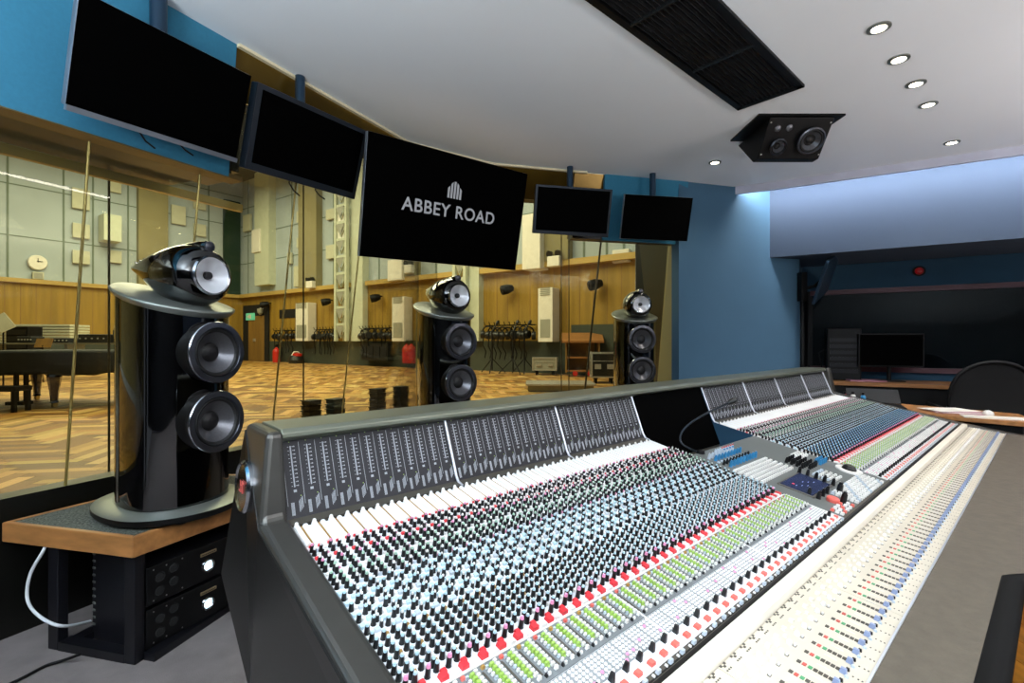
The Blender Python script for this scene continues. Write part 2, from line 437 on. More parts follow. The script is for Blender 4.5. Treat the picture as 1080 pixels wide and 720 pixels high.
W0 = Vector((3.62, 5.99, 0))
ze = 1.89
mb = MB(); mb.slab([tuple(p.xy) for p in (W0-Rr*.2, W0+Rr*4.6, W0+Rr*4.6+Rrn*.1, W0-Rr*.2+Rrn*.1)], ze, 2.35)
mb.slab([tuple(p.xy) for p in (W0-Rr*.2, W0+Rr*4.6, W0+Rr*4.6+Rrn*.1, W0-Rr*.2+Rrn*.1)], 0, .92)
struct('wall_recess', mb, 'teal_dark')
w3 = bpy.data.objects.new('window_3', None); COL.objects.link(w3); w3['kind'] = 'structure'
a = W0+Rr*.05; b = W0+Rr*4.5
for z in (ze-.03, .95):
    mb = MB(); c = (a+b)/2-Rrn*.02; c.z = z; mb.box(c, ((b-a).length, .06, .055), (Rr, Rrn, Vector((0,0,1)))); mb.build('window_frame', 'maroon', w3)
mb = MB(); c = a.copy(); c.z = 1.4; mb.box(c, (.05, .06, .95), (Rr, Rrn, Vector((0,0,1)))); mb.build('window_frame', 'black', w3)
pane('p', V2(a,.95), V2(b,.95), V2(b,ze), V2(a,ze), .01).build('window_pane', 'glass_dark', w3)
# dark machine room behind that window
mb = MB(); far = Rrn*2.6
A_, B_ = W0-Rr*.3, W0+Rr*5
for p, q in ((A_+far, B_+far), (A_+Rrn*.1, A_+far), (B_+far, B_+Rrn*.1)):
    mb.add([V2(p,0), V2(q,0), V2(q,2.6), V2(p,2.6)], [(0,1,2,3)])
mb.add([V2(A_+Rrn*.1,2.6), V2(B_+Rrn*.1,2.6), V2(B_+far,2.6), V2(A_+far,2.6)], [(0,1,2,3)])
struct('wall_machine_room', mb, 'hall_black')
# room sides behind the camera's field
wallbox('wall_right', Vector((6.4,-3.6,0)), Vector((7.4,2.6,0)), .1, 0, CZ, 'slate_wall', -1)
wallbox('wall_rear', Vector((-4.6,-3.9,0)), Vector((7.4,-3.9,0)), .1, 0, CZ+.3, 'hall_black', -1)
wallbox('wall_left_rear', lp(-7.4,.12,0), lp(-3.1,.12,0), .1, 0, CZ, 'hall_black', 1)
# ================================================================= STUDIO HALL
FZ = .32
T_, Q_ = 12.6, 25.4
hall = lambda name, mb, mats: hbuild(name, mb, mats)
def hbuild(name, mb, mats, st=True):
    o = mb.build(name, mats); o.rotation_euler = (0,0,A2)
    if st: o['kind'] = 'structure'
    return o
# herringbone floor
n = 5; Wp = .105; vs = []; fs = []; cols = []
shade = [lin('#a57632'), lin('#ba8c42'), lin('#cda055'), lin('#8f6328'), lin('#dab26a'), lin('#7c5420')]
cs, sn = math.cos(math.pi/4), math.sin(math.pi/4)
def plank(x, y, w_, h_):
    pts = []
    for X, Y in ((x,y),(x+w_,y),(x+w_,y+h_),(x,y+h_)):
        X *= Wp; Y *= Wp; pts.append((cs*X-sn*Y+5, sn*X+cs*Y+14))
    cx = sum(p[0] for p in pts)/4; cy = sum(p[1] for p in pts)/4
    if not (-4.5 < cx < T_ and 2.6 < cy < Q_): return
    pp = H2(cx, cy)
    if (pp-L0).dot(Ln) < .86 and (pp-P2).dot(Rn) < 1.20: return
    g = .985
    b = len(vs)
    for p in pts: vs.append((cx+(p[0]-cx)*g, cy+(p[1]-cy)*g, FZ))
    fs.append((b, b+1, b+2, b+3)); c = random.choice(shade); cols.append([c_*random.uniform(.92,1.08) for c_ in c])
R = 200
for y in range(-R, R):
    x0 = -R+((y+R) % (2*n))
    for x in range(x0, R, 2*n): plank(x, y, n, 1)
for x in range(-R, R):
    y0 = x-2*n+1
    for k in range(-60, 60):
        yy = y0+2*n*k
        if -R < yy < R: plank(x, yy, 1, n)
me = bpy.data.meshes.new('floor_hall'); me.from_pydata(vs, [], fs); 
ca = me.color_attributes.new('plank', 'FLOAT_COLOR', 'CORNER')
arr = np.repeat(np.array([[*c, 1] for c in cols]), 4, axis=0).ravel(); ca.data.foreach_set('color', arr)
m = bpy.data.materials.new('parquet'); m.use_nodes = True; b = m.node_tree.nodes['Principled BSDF']; b.inputs['Roughness'].default_value = .38
at = m.node_tree.nodes.new('ShaderNodeVertexColor'); at.layer_name = 'plank'; m.node_tree.links.new(at.outputs[0], b.inputs[0])
me.materials.append(m); o = bpy.data.objects.new('floor_hall', me); COL.objects.link(o); o.rotation_euler = (0,0,A2); o['kind'] = 'structure'
pb_ = [lp(-3.6,.54,0), isect(.54,.88)[0], P2+Rn*.88+Rd*2.4, P2+Rn*.9+Rd*2.6, H2(T_+.2,Q_+.2), H2(-5,Q_+.2)]
mb = MB(); mb.slab([tuple(p.xy) for p in pb_], FZ-.05, FZ-.004); struct('floor_hall_base', mb, 'mark_dark')
def RW(px, py):       # ray -> right hall wall (q,z)
    d = ray(px, py); t = .5676*d.x+.8233*d.y; q = -.8233*d.x+.5676*d.y; k = T_/t; return q*k, H+d.z*k
def FW(px, py):       # ray -> far hall wall (t,z)
    d = ray(px, py); t = .5676*d.x+.8233*d.y; q = -.8233*d.x+.5676*d.y; k = Q_/q; return t*k, H+d.z*k
HC = 9.4
LZ = 3.46
# far wall
mb = MB()
mb.bb(-6, T_, Q_, Q_+.2, FZ, HC, 0)
mb.bb(-6, T_-.01, Q_-.06, Q_, 1.29, LZ, 1); mb.bb(-6, T_-.01, Q_-.04, Q_, FZ, 1.29, 2); mb.bb(-6, T_, Q_-.2, Q_, LZ, LZ+.16, 3)
t0, _ = FW(144, 300); t1, _ = FW(175, 300); mb.bb(t0, t1, Q_-.25, Q_, LZ+.16, HC, 4)
t0, _ = FW(235, 300); t1, _ = FW(252, 300); mb.bb(t0, t1, Q_-.15, Q_, LZ+.16, FW(243, 212)[1], 5)
for px in (8, 67, 98, 135, 175, 220): 
    t, _ = FW(px, 240); mb.bb(t-.03, t+.03, Q_-.02, Q_+.01, LZ, HC, 6)
for z in (5.2, 7.1, 8.6): mb.bb(-6, T_, Q_-.015, Q_+.01, z-.02, z+.02, 6)
for i in range(46):
    t = -6+i*.42; mb.bb(t-.012, t+.012, Q_-.065, Q_-.05, 1.29, LZ, 7)
hbuild('wall_hall_far', mb, ['panel_blue','wood_oak','wainscot','ledge','panel_khaki','hall_green','seam','wood_door'])
# right wall
mb = MB(); PZ = T_
def rbox(px0, px1, z0, z1, dep, m):
    qa = RW(px0, 300)[0]; qb = RW(px1, 300)[0]; mb.bb(PZ-dep, PZ, min(qa,qb), max(qa,qb), z0, z1, m)
mb.bb(PZ, PZ+.2, -1, Q_, FZ, HC, 0)
mb.bb(PZ-.05, PZ, -1, Q_, 1.29, LZ, 1); mb.bb(PZ-.07, PZ, -1, Q_, FZ, 1.29, 2)
for a, b in ((254, 376), (391, 700)):
    rbox(a, b, LZ, LZ+.17, .28, 3)
rbox(276, 291, LZ+.5, HC, .35, 5); rbox(321, 340, LZ+.17, HC, .3, 4); rbox(377, 389, 1.29, HC, .3, 5); rbox(364, 376, 1.29, HC, .12, 5)
rbox(424, 444, LZ+.17, HC, .3, 4); rbox(488, 500, 1.29, HC, .12, 5); rbox(500, 511, 1.29, HC, .3, 5); rbox(569, 604, LZ+.17, HC, .3, 4)
for px in (262, 308, 352, 400, 460, 530, 616, 640, 658):
    q = RW(px, 300)[0]; mb.bb(PZ-.015, PZ, q-.03, q+.03, LZ, HC, 6)
for z in (5.2, 6.6, 8.0): mb.bb(PZ-.012, PZ, -1, Q_, z-.02, z+.02, 6)
q = 0
while q < Q_: mb.bb(PZ-.055, PZ-.04, q-.012, q+.012, 1.29, LZ, 7); q += .42
rbox(296, 319, 2.35, 2.75, .07, 8)      # black louvre strip
rbox(604, 670, FZ, 1.75, .10, 2)
hbuild('wall_hall_right', mb, ['panel_blue','wood_oak','wainscot','ledge','panel_khaki','panel_pale','seam','wood_door','hall_black'])
mb = MB(); mb.bb(-6, T_, 3.2, Q_, HC, HC+.1); hbuild('ceiling_hall', mb, 'hall_black')
# side wall of the hall on the left and behind the glazing (closed box, mostly unseen)
mb = MB(); mb.bb(-6.2, -6, 3.2, Q_, FZ, HC); hbuild('wall_hall_left', mb, 'panel_khaki')
# lattice columns
def hthing(name, label, cat, t, q, z, rz=0, group=None): return thing(name, label, cat, H2(t, q, z), A2+rz, group)
for (pa, pb, lab) in ((364.5, 375.5, 'white lattice column with triangular openings left of the wide hanging screen'), (489, 500, 'white lattice column with triangular openings right of the second loudspeaker')):
    qa = RW(pa, 300)[0]; qb = RW(pb, 300)[0]; qc = (qa+qb)/2; wd = abs(qa-qb)
    r = hthing('lattice_column', lab, 'column', T_-.45, qc, 1.29)
    mb = MB()
    for s_ in (-1, 1): mb.bb(-.06, .06, s_*wd/2-.06, s_*wd/2+.06, 0, 8)
    mb.build('column_post', 'panel_pale', r)
    mb = MB(); z = .1
    while z < 7.6:
        mb.tube([(0,-wd/2,z+.52),(0,0,z+.02),(0,wd/2,z+.52)], .04, 4); mb.bb(-.04,.04,-wd/2,wd/2,z+.52,z+.62)
        mb.add([(-.07,-wd/2+.08,z+.50),(-.07,wd/2-.08,z+.50),(-.07,0,z+.06)], [(0,1,2)], 1); z += .68
    mb.build('lattice', ['panel_pale', 'grille'], r)
# sound absorbers, each with its own rectangle on its wall
def absorber(face, x0, x1, y0, y1, dep, label, mt='absorber'):
    cx, cy = (x0+x1)/2, (y0+y1)/2; g = 'sound absorbers on the hall walls'
    if face == 'far':
        f_ = (Q_-.06-dep)/Q_; t, z = [v for v in FW(cx, cy)]; t *= f_; z = H+(z-H)*f_
        w = abs(FW(x1, cy)[0]-FW(x0, cy)[0])*f_; h = abs(FW(cx, y1)[1]-FW(cx, y0)[1])*f_
        r = hthing('sound_absorber', label, 'acoustic panel', t, Q_-.03, z, 0, g); mb = MB(); mb.bb(-w/2, w/2, -dep, 0, -h/2, h/2)
    else:
        f_ = (T_-.05-dep)/T_; q, z = RW(cx, cy); q *= f_; z = H+(z-H)*f_
        w = abs(RW(x1, cy)[0]-RW(x0, cy)[0])*f_; h = abs(RW(cx, y1)[1]-RW(cx, y0)[1])*f_
        r = hthing('sound_absorber', label, 'acoustic panel', T_-.03, q, z, 0, g); mb = MB(); mb.bb(-dep, 0, -w/2, w/2, -h/2, h/2)
    mb.build('board', mt, r, bevel=.02)
for a_ in (
    ('far',76.5,95.5,198.6,220.3,.12,'top cream acoustic square of the left stack on the far wall'),
    ('far',116,128.5,187.5,202.6,.12,'cream acoustic square touching the window head, left of the khaki pilaster'),
    ('far',77,95.5,235.6,250.9,.12,'middle cream acoustic square of the left stack on the far wall'),
    ('far',77,95.5,264,278,.12,'bottom cream acoustic square of the left stack on the far wall'),
    ('far',115,129,264,277,.12,'small cream acoustic square below the deep box on the far wall'),
    ('far',110,129,226,254,.7,'deep pale acoustic box sticking out left of the khaki pilaster','panel_pale'),
    ('far',181.6,196.6,216.6,236.4,.12,'cream acoustic square just right of the khaki pilaster'),
    ('far',205,218,207,220.5,.12,'upper cream acoustic square of the pair above the nearest loudspeaker'),
    ('far',205,218,236,248.8,.12,'lower cream acoustic square of the pair above the nearest loudspeaker'),
    ('right',255.5,263,226,243.5,.12,'narrow cream acoustic panel right of the dark green corner panel'),
    ('right',264.7,273,241.6,266,.4,'bright white acoustic box beside the pale duct in the hall corner','white_unit'),
    ('right',309,319,280,302,.2,'tall cream acoustic panel low beside the khaki pilaster'),
    ('right',302,306,266,278,.12,'slim cream acoustic panel between the pale duct and khaki pilaster'),
    ('right',312,319,222,234,.12,'upper small cream acoustic panel left of the khaki pilaster on the right wall'),
    ('right',312,319,250,261,.12,'lower small cream acoustic panel left of the khaki pilaster on the right wall'),
    ('right',343,351.6,220,231,.12,'upper cream acoustic panel between khaki pilaster and left lattice column'),
    ('right',343,351.6,258,272.6,.12,'lower cream acoustic panel between khaki pilaster and left lattice column'),
    ('right',355,362,225,251.5,.4,'tall white acoustic box beside the left lattice column','white_unit'),
    ('right',408,423,273.5,295.5,.4,'white acoustic box under the left end of the wide hanging screen','white_unit'),
    ('right',550,569,225,283.6,.5,'large white acoustic box between the lettered screen and its right neighbour','white_unit'),
    ('right',645,663,262.6,276.4,.15,'white acoustic square under the rightmost hanging screen','white_unit')):
    absorber(*a_)
# clock
t, z = FW(39, 277); r = hthing('wall_clock', 'round cream clock on the far studio wall', 'clock', t, Q_-.05, z)
mb = MB(); mb.lathe([(.001,.10),(.26,.10),(.28,.06),(.29,0)], (0,0,0), (0,-1,0), 28); mb.build('clock_face', 'white_unit', r)
mb = MB(); mb.box((.05,-.11,.04),(.16,.01,.025)); mb.box((0,-.11,.08),(.02,.01,.17)); mb.build('clock_hand', 'black', r)
t, z = FW(39, 291); r = hthing('wall_speaker', 'small cream speaker box below the wall clock', 'speaker', t, Q_-.05, z)
mb = MB(); mb.bb(-.16,.16,-.15,0,-.14,.14); mb.build('speaker_box', 'absorber', r, bevel=.02); mb = MB(); mb.bb(-.12,.12,-.16,-.15,-.1,.1); mb.build('grille', 'grille', r)
# wall mounted units
def unit(px, py0, py1, label, wpx):
    q, z1 = RW(px, py0); z0 = RW(px, py1)[1]; wd = abs(RW(px-wpx/2, 320)[0]-RW(px+wpx/2, 320)[0])*.8
    r = hthing('air_conditioner', label, 'air conditioner', T_-.08, q, z0, 0, 'tall white air conditioning units'); h = z1-z0
    mb = MB(); mb.bb(-.42,0,-wd/2,wd/2,0,h); mb.build('housing', 'white_unit', r, bevel=.02)
    mb = MB()
    for i in range(5): mb.bb(-.435,-.42,-wd/2+.08,wd/2-.08,h*.86+i*.05,h*.86+i*.05+.025)
    mb.build('air_outlet', 'grille', r)
    mb = MB(); mb.bb(-.43,-.42,-wd/2+.08,wd/2-.08,h*.08,h*.42); mb.build('intake_grille', 'grille', r)
unit(329, 320, 359.5, 'tall white air conditioning unit farthest away, under the khaki pilaster', 16)
unit(430.5, 314, 360, 'tall white air conditioning unit just left of the second loudspeaker', 16)
unit(584, 305, 360.5, 'tall white air conditioning unit nearest, above the silver road case', 19)
# spot speakers on the wood wall
pr = None
for px, py, lab in ((287,321,'black wall speaker between the exit door and the tall windowless unit'), (352,318,'black wall speaker left of the lattice column'), (404,314,'black wall speaker left of the second loudspeaker'), (542.5,305,'black wall speaker right of the second loudspeaker'), (635,300,'black wall speaker nearest, left of the third loudspeaker')):
    q, z = RW(px, py)
    if pr is None:
        r = hthing('wall_speaker', lab, 'speaker', T_-.06, q, z, 0, 'black speakers on the wood wall')
        mb = MB(); mb.lathe([(.001,-.1),(.10,-.1),(.15,.08),(.15,.26),(.12,.28),(.001,.25)], (-.2,0,0), (-.75,.6,-.25), 14); mb.build('speaker_body', 'black', r)
        mb = MB(); mb.tube([(0,0,.05),(-.2,0,.05),(-.22,0,0)], .03, 6); mb.build('bracket', 'black', r); pr = r
    else: copy_tree(pr, H2(T_-.06, q, z), A2, lab)
for px, py, lab, wd in ((329,301,'small white emergency lamp on the ledge above the farthest air conditioner', .45), (433,285,'small white emergency lamp above the middle air conditioner', .35), (586,277,'small white twin-head emergency lamp above the nearest air conditioner', .4)):
    q, z = RW(px, py); r = hthing('emergency_lamp', lab, 'lamp', T_-.35, q*.975, z, 0, 'white emergency lamps above the ledge')
    mb = MB(); mb.bb(-.12,.1,-wd/2,wd/2,-.18,.12); mb.build('lamp_box', 'white_unit', r, bevel=.02)
    for s_ in (-1,1):
        mb = MB(); mb.lathe([(.001,-.06),(.07,-.06),(.1,.06),(.001,.06)], (-.05, s_*wd*.35, .2), (-1,0,-.3), 10); mb.build('lamp_head', 'case_black', r)
# exit door
qa = RW(262,350)[0]; qb = RW(283,350)[0]; qc = (qa+qb)/2; wd = abs(qa-qb)
r = hthing('door_1', None, None, T_-.08, qc, FZ); r.name = 'door_1'; r['kind'] = 'structure'
for k in ('label','category'):
    if k in r: del r[k]
mb = MB()
mb.bb(-.06,0,-wd/2-.25,wd/2+.25,0,2.75); mb.build('door_frame', 'hall_black', r)
mb = MB(); mb.bb(-.10,-.06,-wd/2+.1,wd/2-.35,.02,2.2); mb.build('door_leaf', 'wood_door', r)
mb = MB(); mb.bb(-.13,-.10,-.1,.1,.95,1.1); mb.build('door_handle', 'alu', r)
q, z = RW(268.5, 334); r = hthing('exit_sign', 'small green lit exit sign over the studio door', 'sign', T_-.18, q, z)
mb = MB(); mb.bb(-.05,0,-.38,.38,-.17,.17); mb.build('sign_box', 'green_sign', r); mb = MB(); mb.bb(-.06,-.05,-.1,.12,-.1,.1); mb.box((-.055,.22,0),(.01,.14,.05)); mb.build('sign_figure', 'white_key', r)
q, z = RW(280.5, 328); r = hthing('security_camera', 'small white dome camera right of the exit sign', 'camera', T_-.08, q, z)
mb = MB(); mb.lathe([(.14,.1),(.14,0),(.12,-.1),(.06,-.17),(.001,-.19)], (-.2,0,0), (0,0,1), 12); mb.build('camera_dome', 'grille', r); mb = MB(); mb.bb(-.2,0,-.04,.04,.08,.14); mb.build('bracket', 'white_unit', r)
# wall cabinet doors in the dark wainscot
qa = RW(389,370)[0]; qb = RW(417,370)[0]
r = hthing('cable_cabinet', 'dark low wall cabinet with small compartments under the hanging headphones', 'cabinet', T_-.08, (qa+qb)/2, .55)
mb = MB(); wd = abs(qa-qb); mb.bb(-.3,0,-wd/2,wd/2,0,.65); mb.build('cabinet_body', 'case_black', r)
for i in range(4):
    mb = MB(); mb.bb(-.32,-.3,-wd/2+.05+i*wd/4,-wd/2+(i+1)*wd/4-.05,.1,.55); mb.build('cabinet_door', 'hall_black', r)
# fire extinguishers
ext = None
for px, py, lab, z in ((292, 381, 'red fire extinguisher on the floor right of the exit door', FZ), (429.5, 385, 'red fire extinguisher under the middle air conditioner, left of the pair', .5), (434.5, 385, 'red fire extinguisher under the middle air conditioner, right of the pair', .5)):
    q, _ = RW(px, 370); s_ = 1.15
    if ext is None:
        r = hthing('fire_extinguisher', lab, 'fire extinguisher', T_-.4, q*.97, z, 0, 'red fire extinguishers in the studio'); ext = r
        mb = MB(); mb.lathe([(.001,0),(.15,0),(.16,.05),(.16,.5),(.12,.6),(.05,.65),(.04,.7)], n=14); mb.build('bottle', 'red', r)
        mb = MB(); mb.box((0,0,.74),(.16,.06,.06)); mb.box((.06,0,.8),(.2,.04,.03)); mb.build('valve', 'black', r)
        mb = MB(); mb.tube([(.05,0,.72),(.16,-.1,.66),(.2,-.12,.4),(.18,-.12,.2)], .025, 6); mb.build('hose', 'black', r)
    else: copy_tree(ext, H2(T_-.4, q*.97, z), A2, lab)
q, _ = RW(329, 378); r = hthing('tool_bag', 'small blue and red bag on the floor near the far air conditioner', 'bag', T_-.5, q*.99+ .6, FZ)
mb = MB(); mb.lathe([(.001,0),(.3,0),(.34,.15),(.26,.34),(.001,.4)], n=12); mb.build('bag_body', 'case_black', r); mb = MB(); mb.lathe([(.2,.32),(.2,.42),(.001,.46)], (0,-.1,0), n=10); mb.build('bag_flap', 'red', r)
mb = MB(); mb.tube([(-.2,0,.35),(-.1,0,.5),(.1,0,.5),(.2,0,.35)], .03, 6); mb.build('bag_handle', 'white_unit', r)
# headphone rails
def headphone_proto(label, grp):
    r = thing('headphones', label, 'headphones', (0,0,0), A2, grp)
    mb = MB(); mb.tube([(0,.16*math.cos(a), .16*math.sin(a)-.16) for a in [math.pi*i/8 for i in range(9)]], .022, 6); mb.build('headband', 'black', r)
    for s_ in (-1,1):
        mb = MB(); mb.lathe([(.001,-.06),(.12,-.06),(.135,0),(.12,.07),(.001,.07)], (0,s_*.15,-.26), (0,s_,0), 10); mb.build('ear_cup', 'case_black', r)
    mb = MB(); mb.tube([(0,.13,-.3),(0,.16,-.6),(0,.05,-.8),(0,.1,-1.0)], .018, 5); mb.build('cable', 'black', r)
    return r
hp0 = None
SH = {'left of the farthest air conditioner':'beside the exit door','between the farthest air conditioner and the left lattice column':'touching the left lattice column','left of the middle air conditioner':'left of the middle air conditioner','between the second loudspeaker and the nearest air conditioner':'left of the nearest air conditioner'}
for (pa, pb, cnt, yy, lab) in ((297, 320, 6, 350, 'left of the farthest air conditioner'), (340, 363, 7, 348, 'between the farthest air conditioner and the left lattice column'), (388, 419, 9, 347, 'left of the middle air conditioner'), (519, 567, 9, 344, 'between the second loudspeaker and the nearest air conditioner')):
    qa, z = RW(pa, yy); qb, zb_ = RW(pb, yy); z = 1.78
    r = hthing('headphone_rail', 'black wall rail for headphones '+lab, 'rail', T_-.08, (qa+qb)/2, z, 0, 'black headphone rails on the wood wall')
    L = abs(qa-qb); mb = MB(); mb.bb(-.12,-.08,-L/2,L/2,-.02,.02); mb.build('rail_bar', 'black', r)
    for i in range(cnt+1):
        mb = MB(); yq = -L/2+L*i/cnt; mb.tube([(0,yq,.0),(-.3,yq,0),(-.34,yq,.10)], .015, 5); mb.build('hook', 'black', r)
    for i in range(cnt):
        yq = (qa+qb)/2-L/2+L*(i+.5)/cnt; zz = z-random.uniform(0,.08)
        lb = 'black headphones on the '+('first','second','third','fourth','fifth','sixth','seventh','eighth','ninth')[cnt-1-i if pb > 500 else cnt-1-i]+' hook of the rail '+SH[lab]; g = 'headphones '+lab
        if hp0 is None: hp0 = headphone_proto(lb, g); hp0.matrix_basis = Matrix.Translation(H2(T_-.36, yq, zz)) @ Matrix.Rotation(A2+.3, 4, 'Z')
        else: copy_tree(hp0, H2(T_-.36, yq, zz), A2+random.uniform(-.7,.7), lb, g)
# floor things in the hall
def hf(px, py): p = on_z(px, py, FZ); return p
# stacks of black cases
sp0 = None
for px, py, nn, lab in ((328,443,4,'black stack of small cases on the parquet, leftmost of the four'), (353.5,441,4,'black stack of small cases on the parquet, second from the left'), (398,433,5,'black stack of small cases on the parquet, taller third from the left'), (423,429.5,5,'black stack of small cases on the parquet, nearest the second loudspeaker')):
    p = hf(px, py)
    if True:
        r = thing('case_stack', lab, 'case stack', p, A2+.1, 'stacks of black cases on the parquet')
        for i in range(nn):
            mb = MB(); mb.bb(-.085+.008*(i%2),.085+.008*(i%2),-.075,.075,i*.062+.002,i*.062+.056); mb.build('case_shell', 'case_black', r, bevel=.006)
            mb = MB(); mb.bb(-.092,.092,-.082,.082,i*.062+.048,i*.062+.058); mb.build('case_lid', 'black', r)
# low flat plinth
p = hf(590, 411); r = thing('floor_platform', 'low pale glass-topped platform lying on the parquet', 'platform', p, A2-1.0)
mb = MB(); mb.bb(-.62,.62,-.42,.42,.02,.12); mb.build('platform_body', 'panel_khaki', r, bevel=.01); mb = MB(); mb.bb(-.66,.66,-.46,.46,.12,.15); mb.build('platform_top', 'alu', r)
# road cases
def road_case(label, px, py, w, d, h, rz, m1):
    p = hf(px, py); r = thing('road_case', label, 'flight case', p, rz)
    mb = MB(); mb.bb(-w/2,w/2,-d/2,d/2,.14,.14+h); mb.build('case_body', m1, r)
    mb = MB()
    for a in (-1,1):
        for b_ in (-1,1): mb.bb(a*w/2-.018,a*w/2+.018,b_*d/2-.018,b_*d/2+.018,.13,.15+h)
    for z in (.15,.14+h):
        for a in (-1,1): mb.bb(-w/2,w/2,a*d/2-.016,a*d/2+.016,z-.016,z+.016); mb.bb(a*w/2-.016,a*w/2+.016,-d/2,d/2,z-.025,z+.025)
    mb.build('edge_trim', 'alu', r)
    mb = MB(); mb.bb(-w/2-.02,w/2+.02,-d/2-.01,d/2+.01,.14+h*.66,.14+h*.69); mb.build('lid_seam', 'alu', r)
    for a in (-.25,.25):
        mb = MB(); mb.bb(a*w-.07,a*w+.07,-d/2-.03,-d/2,.14+h*.35,.14+h*.55); mb.build('latch', 'alu', r)
    for a in (-1,1):
        for b_ in (-1,1):
            mb = MB(); mb.cyl((a*(w/2-.1)-.025,b_*(d/2-.1),.06),(a*(w/2-.1)+.025,b_*(d/2-.1),.06),.06,n=12); mb.bb(a*(w/2-.1)-.04,a*(w/2-.1)+.04,b_*(d/2-.1)-.04,b_*(d/2-.1)+.04,.1,.145); mb.build('caster', 'black', r)
road_case('silver-edged low road case on casters below the nearest air conditioner', 575, 395, .66, .5, .34, -.15, 'grille')
road_case('tall black road case with metal corners just left of the third loudspeaker', 636, 403.5, .55, .55, .55, -.1, 'case_black')
# lectern cabinet
p = hf(614, 396.5); r = thing('lectern_cabinet', 'brown wooden lectern cabinet with sloped lid between the two road cases', 'lectern', p, -.1)
mb = MB(); mb.bb(-.46,-.42,-.3,.3,.1,.95); mb.bb(.42,.46,-.3,.3,.1,.95); mb.bb(-.46,.46,.26,.3,.1,.95); mb.build('side_panel', 'wood_door', r)
for z in (.14,.5):
    mb = MB(); mb.bb(-.44,.44,-.3,.28,z,z+.04); mb.build('shelf', 'wood', r)
mb = MB(); mb.prism([(-.38,.92),(.32,1.12),(.32,1.2),(-.38,.97)], -.56, .56); mb.build('sloped_top', 'wood', r)
for a in (-.2,.2):
    mb = MB(); mb.cyl((a,-.32,.09),(a,-.27,.09),.07,n=12); mb.build('caster', 'red', r)
# mic stands
ms0 = None
for px, py, lab in ((519, 393.5, 'black microphone stand right of the second loudspeaker'), (541, 394.5, 'black microphone stand under the headphones, near the second loudspeaker'), (553, 394, 'black microphone stand left of the low road case')):
    p = hf(px, py)
    if ms0 is None:
        r = thing('microphone_stand', lab, 'microphone stand', p, 0, 'microphone stands under the headphone rail'); ms0 = r
        mb = MB(); mb.cyl((0,0,.1),(0,0,1.25),.022,n=8); mb.build('pole', 'black', r)
        for k in range(3):
            a = k*2.09+.4; mb = MB(); mb.tube([(0,0,.45),(.42*math.cos(a),.42*math.sin(a),.02)], .016, 6); mb.build('leg', 'black', r)
        mb = MB(); mb.tube([(0,0,1.25),(.12,0,1.45)], .02, 6); mb.lathe([(.02,0),(.05,.04),(.05,.12),(.001,.17)], (.12,0,1.45), (.5,0,.8), 10); mb.build('microphone', 'case_black', r)
    else: copy_tree(ms0, p, px, lab)
# grand piano under black cloth
p = hf(55, 430); 
pr_ = Matrix.Rotation(-.16, 4, 'Z')
r = thing('grand_piano', 'grand piano under a wrinkled black cover at the left of the studio', 'piano', on_z(55, 429.5, FZ)-Vector((.3*.85,-.45*.85,0)), .05)
r.matrix_basis = r.matrix_basis @ Matrix.Diagonal((.85,.85,.80,1))
out = []
pts = [(-1.3,-.75),(-.9,-.80),(0.1,-.72),(.9,-.55),(1.32,-.2),(1.38,.2),(1.1,.55),(.4,.85),(-.5,.95),(-1.3,.95)]
for i in range(60):
    u = i/60*len(pts); k = int(u); fr = u-k; p0 = pts[k-1]; p1 = pts[k]; p2 = pts[(k+1)%len(pts)]; p3 = pts[(k+2)%len(pts)]
    cr = lambda a,b,c,d: .5*((2*b)+(-a+c)*fr+(2*a-5*b+4*c-d)*fr*fr+(-a+3*b-3*c+d)*fr**3)
    out.append((cr(p0[0],p1[0],p2[0],p3[0]), cr(p0[1],p1[1],p2[1],p3[1])))
rings = []
for s_, z in ((.93,.62),(1.0,.60),(1.015,.66),(1.0,.80),(1.0,.98),(.98,1.02),(.5,1.035),(.02,1.03)):
    rings.append([(x*s_, y*s_, z+(.012*math.sin(i*1.9)+.02*math.sin(i*.63) if z < .7 else 0)) for i, (x, y) in enumerate(out)])
mb = MB(); mb.loft(rings, 0, True); mb.build('dust_cover', 'cloth', r)
for x, y in ((.3,-.45),(-1.0,-.5),(-1.0,.7)):
    mb = MB(); mb.lathe([(.09,.64),(.10,.55),(.065,.3),(.05,.12),(.06,.08)], (x,y,0), n=8, smooth=False); mb.build('leg', 'piano_black', r)
    mb = MB(); mb.cyl((x-.02,y,.045),(x+.02,y,.045),.045,n=12); mb.build('caster', 'joint_gold', r)
mb = MB(); mb.bb(-.32,-.27,-.5,-.45,.1,.62); mb.bb(-.16,-.11,-.5,-.45,.1,.62); mb.bb(-.36,-.07,-.6,-.42,.06,.12); mb.build('pedal_lyre', 'black', r)
r = thing('piano_bench', 'black piano bench in front of the covered grand piano', 'bench', on_z(2, 434, FZ), .1)
r.matrix_basis = r.matrix_basis @ Matrix.Diagonal((.72,.8,.74,1))
mb = MB(); mb.bb(-.38,.38,-.17,.17,.38,.47); mb.build('seat', 'black', r, bevel=.015)
for a in (-1,1):
    for b_ in (-1,1): mb = MB(); mb.bb(a*.33-.03,a*.33+.03,b_*.13-.03,b_*.13+.03,0,.38); mb.build('leg', 'black', r)
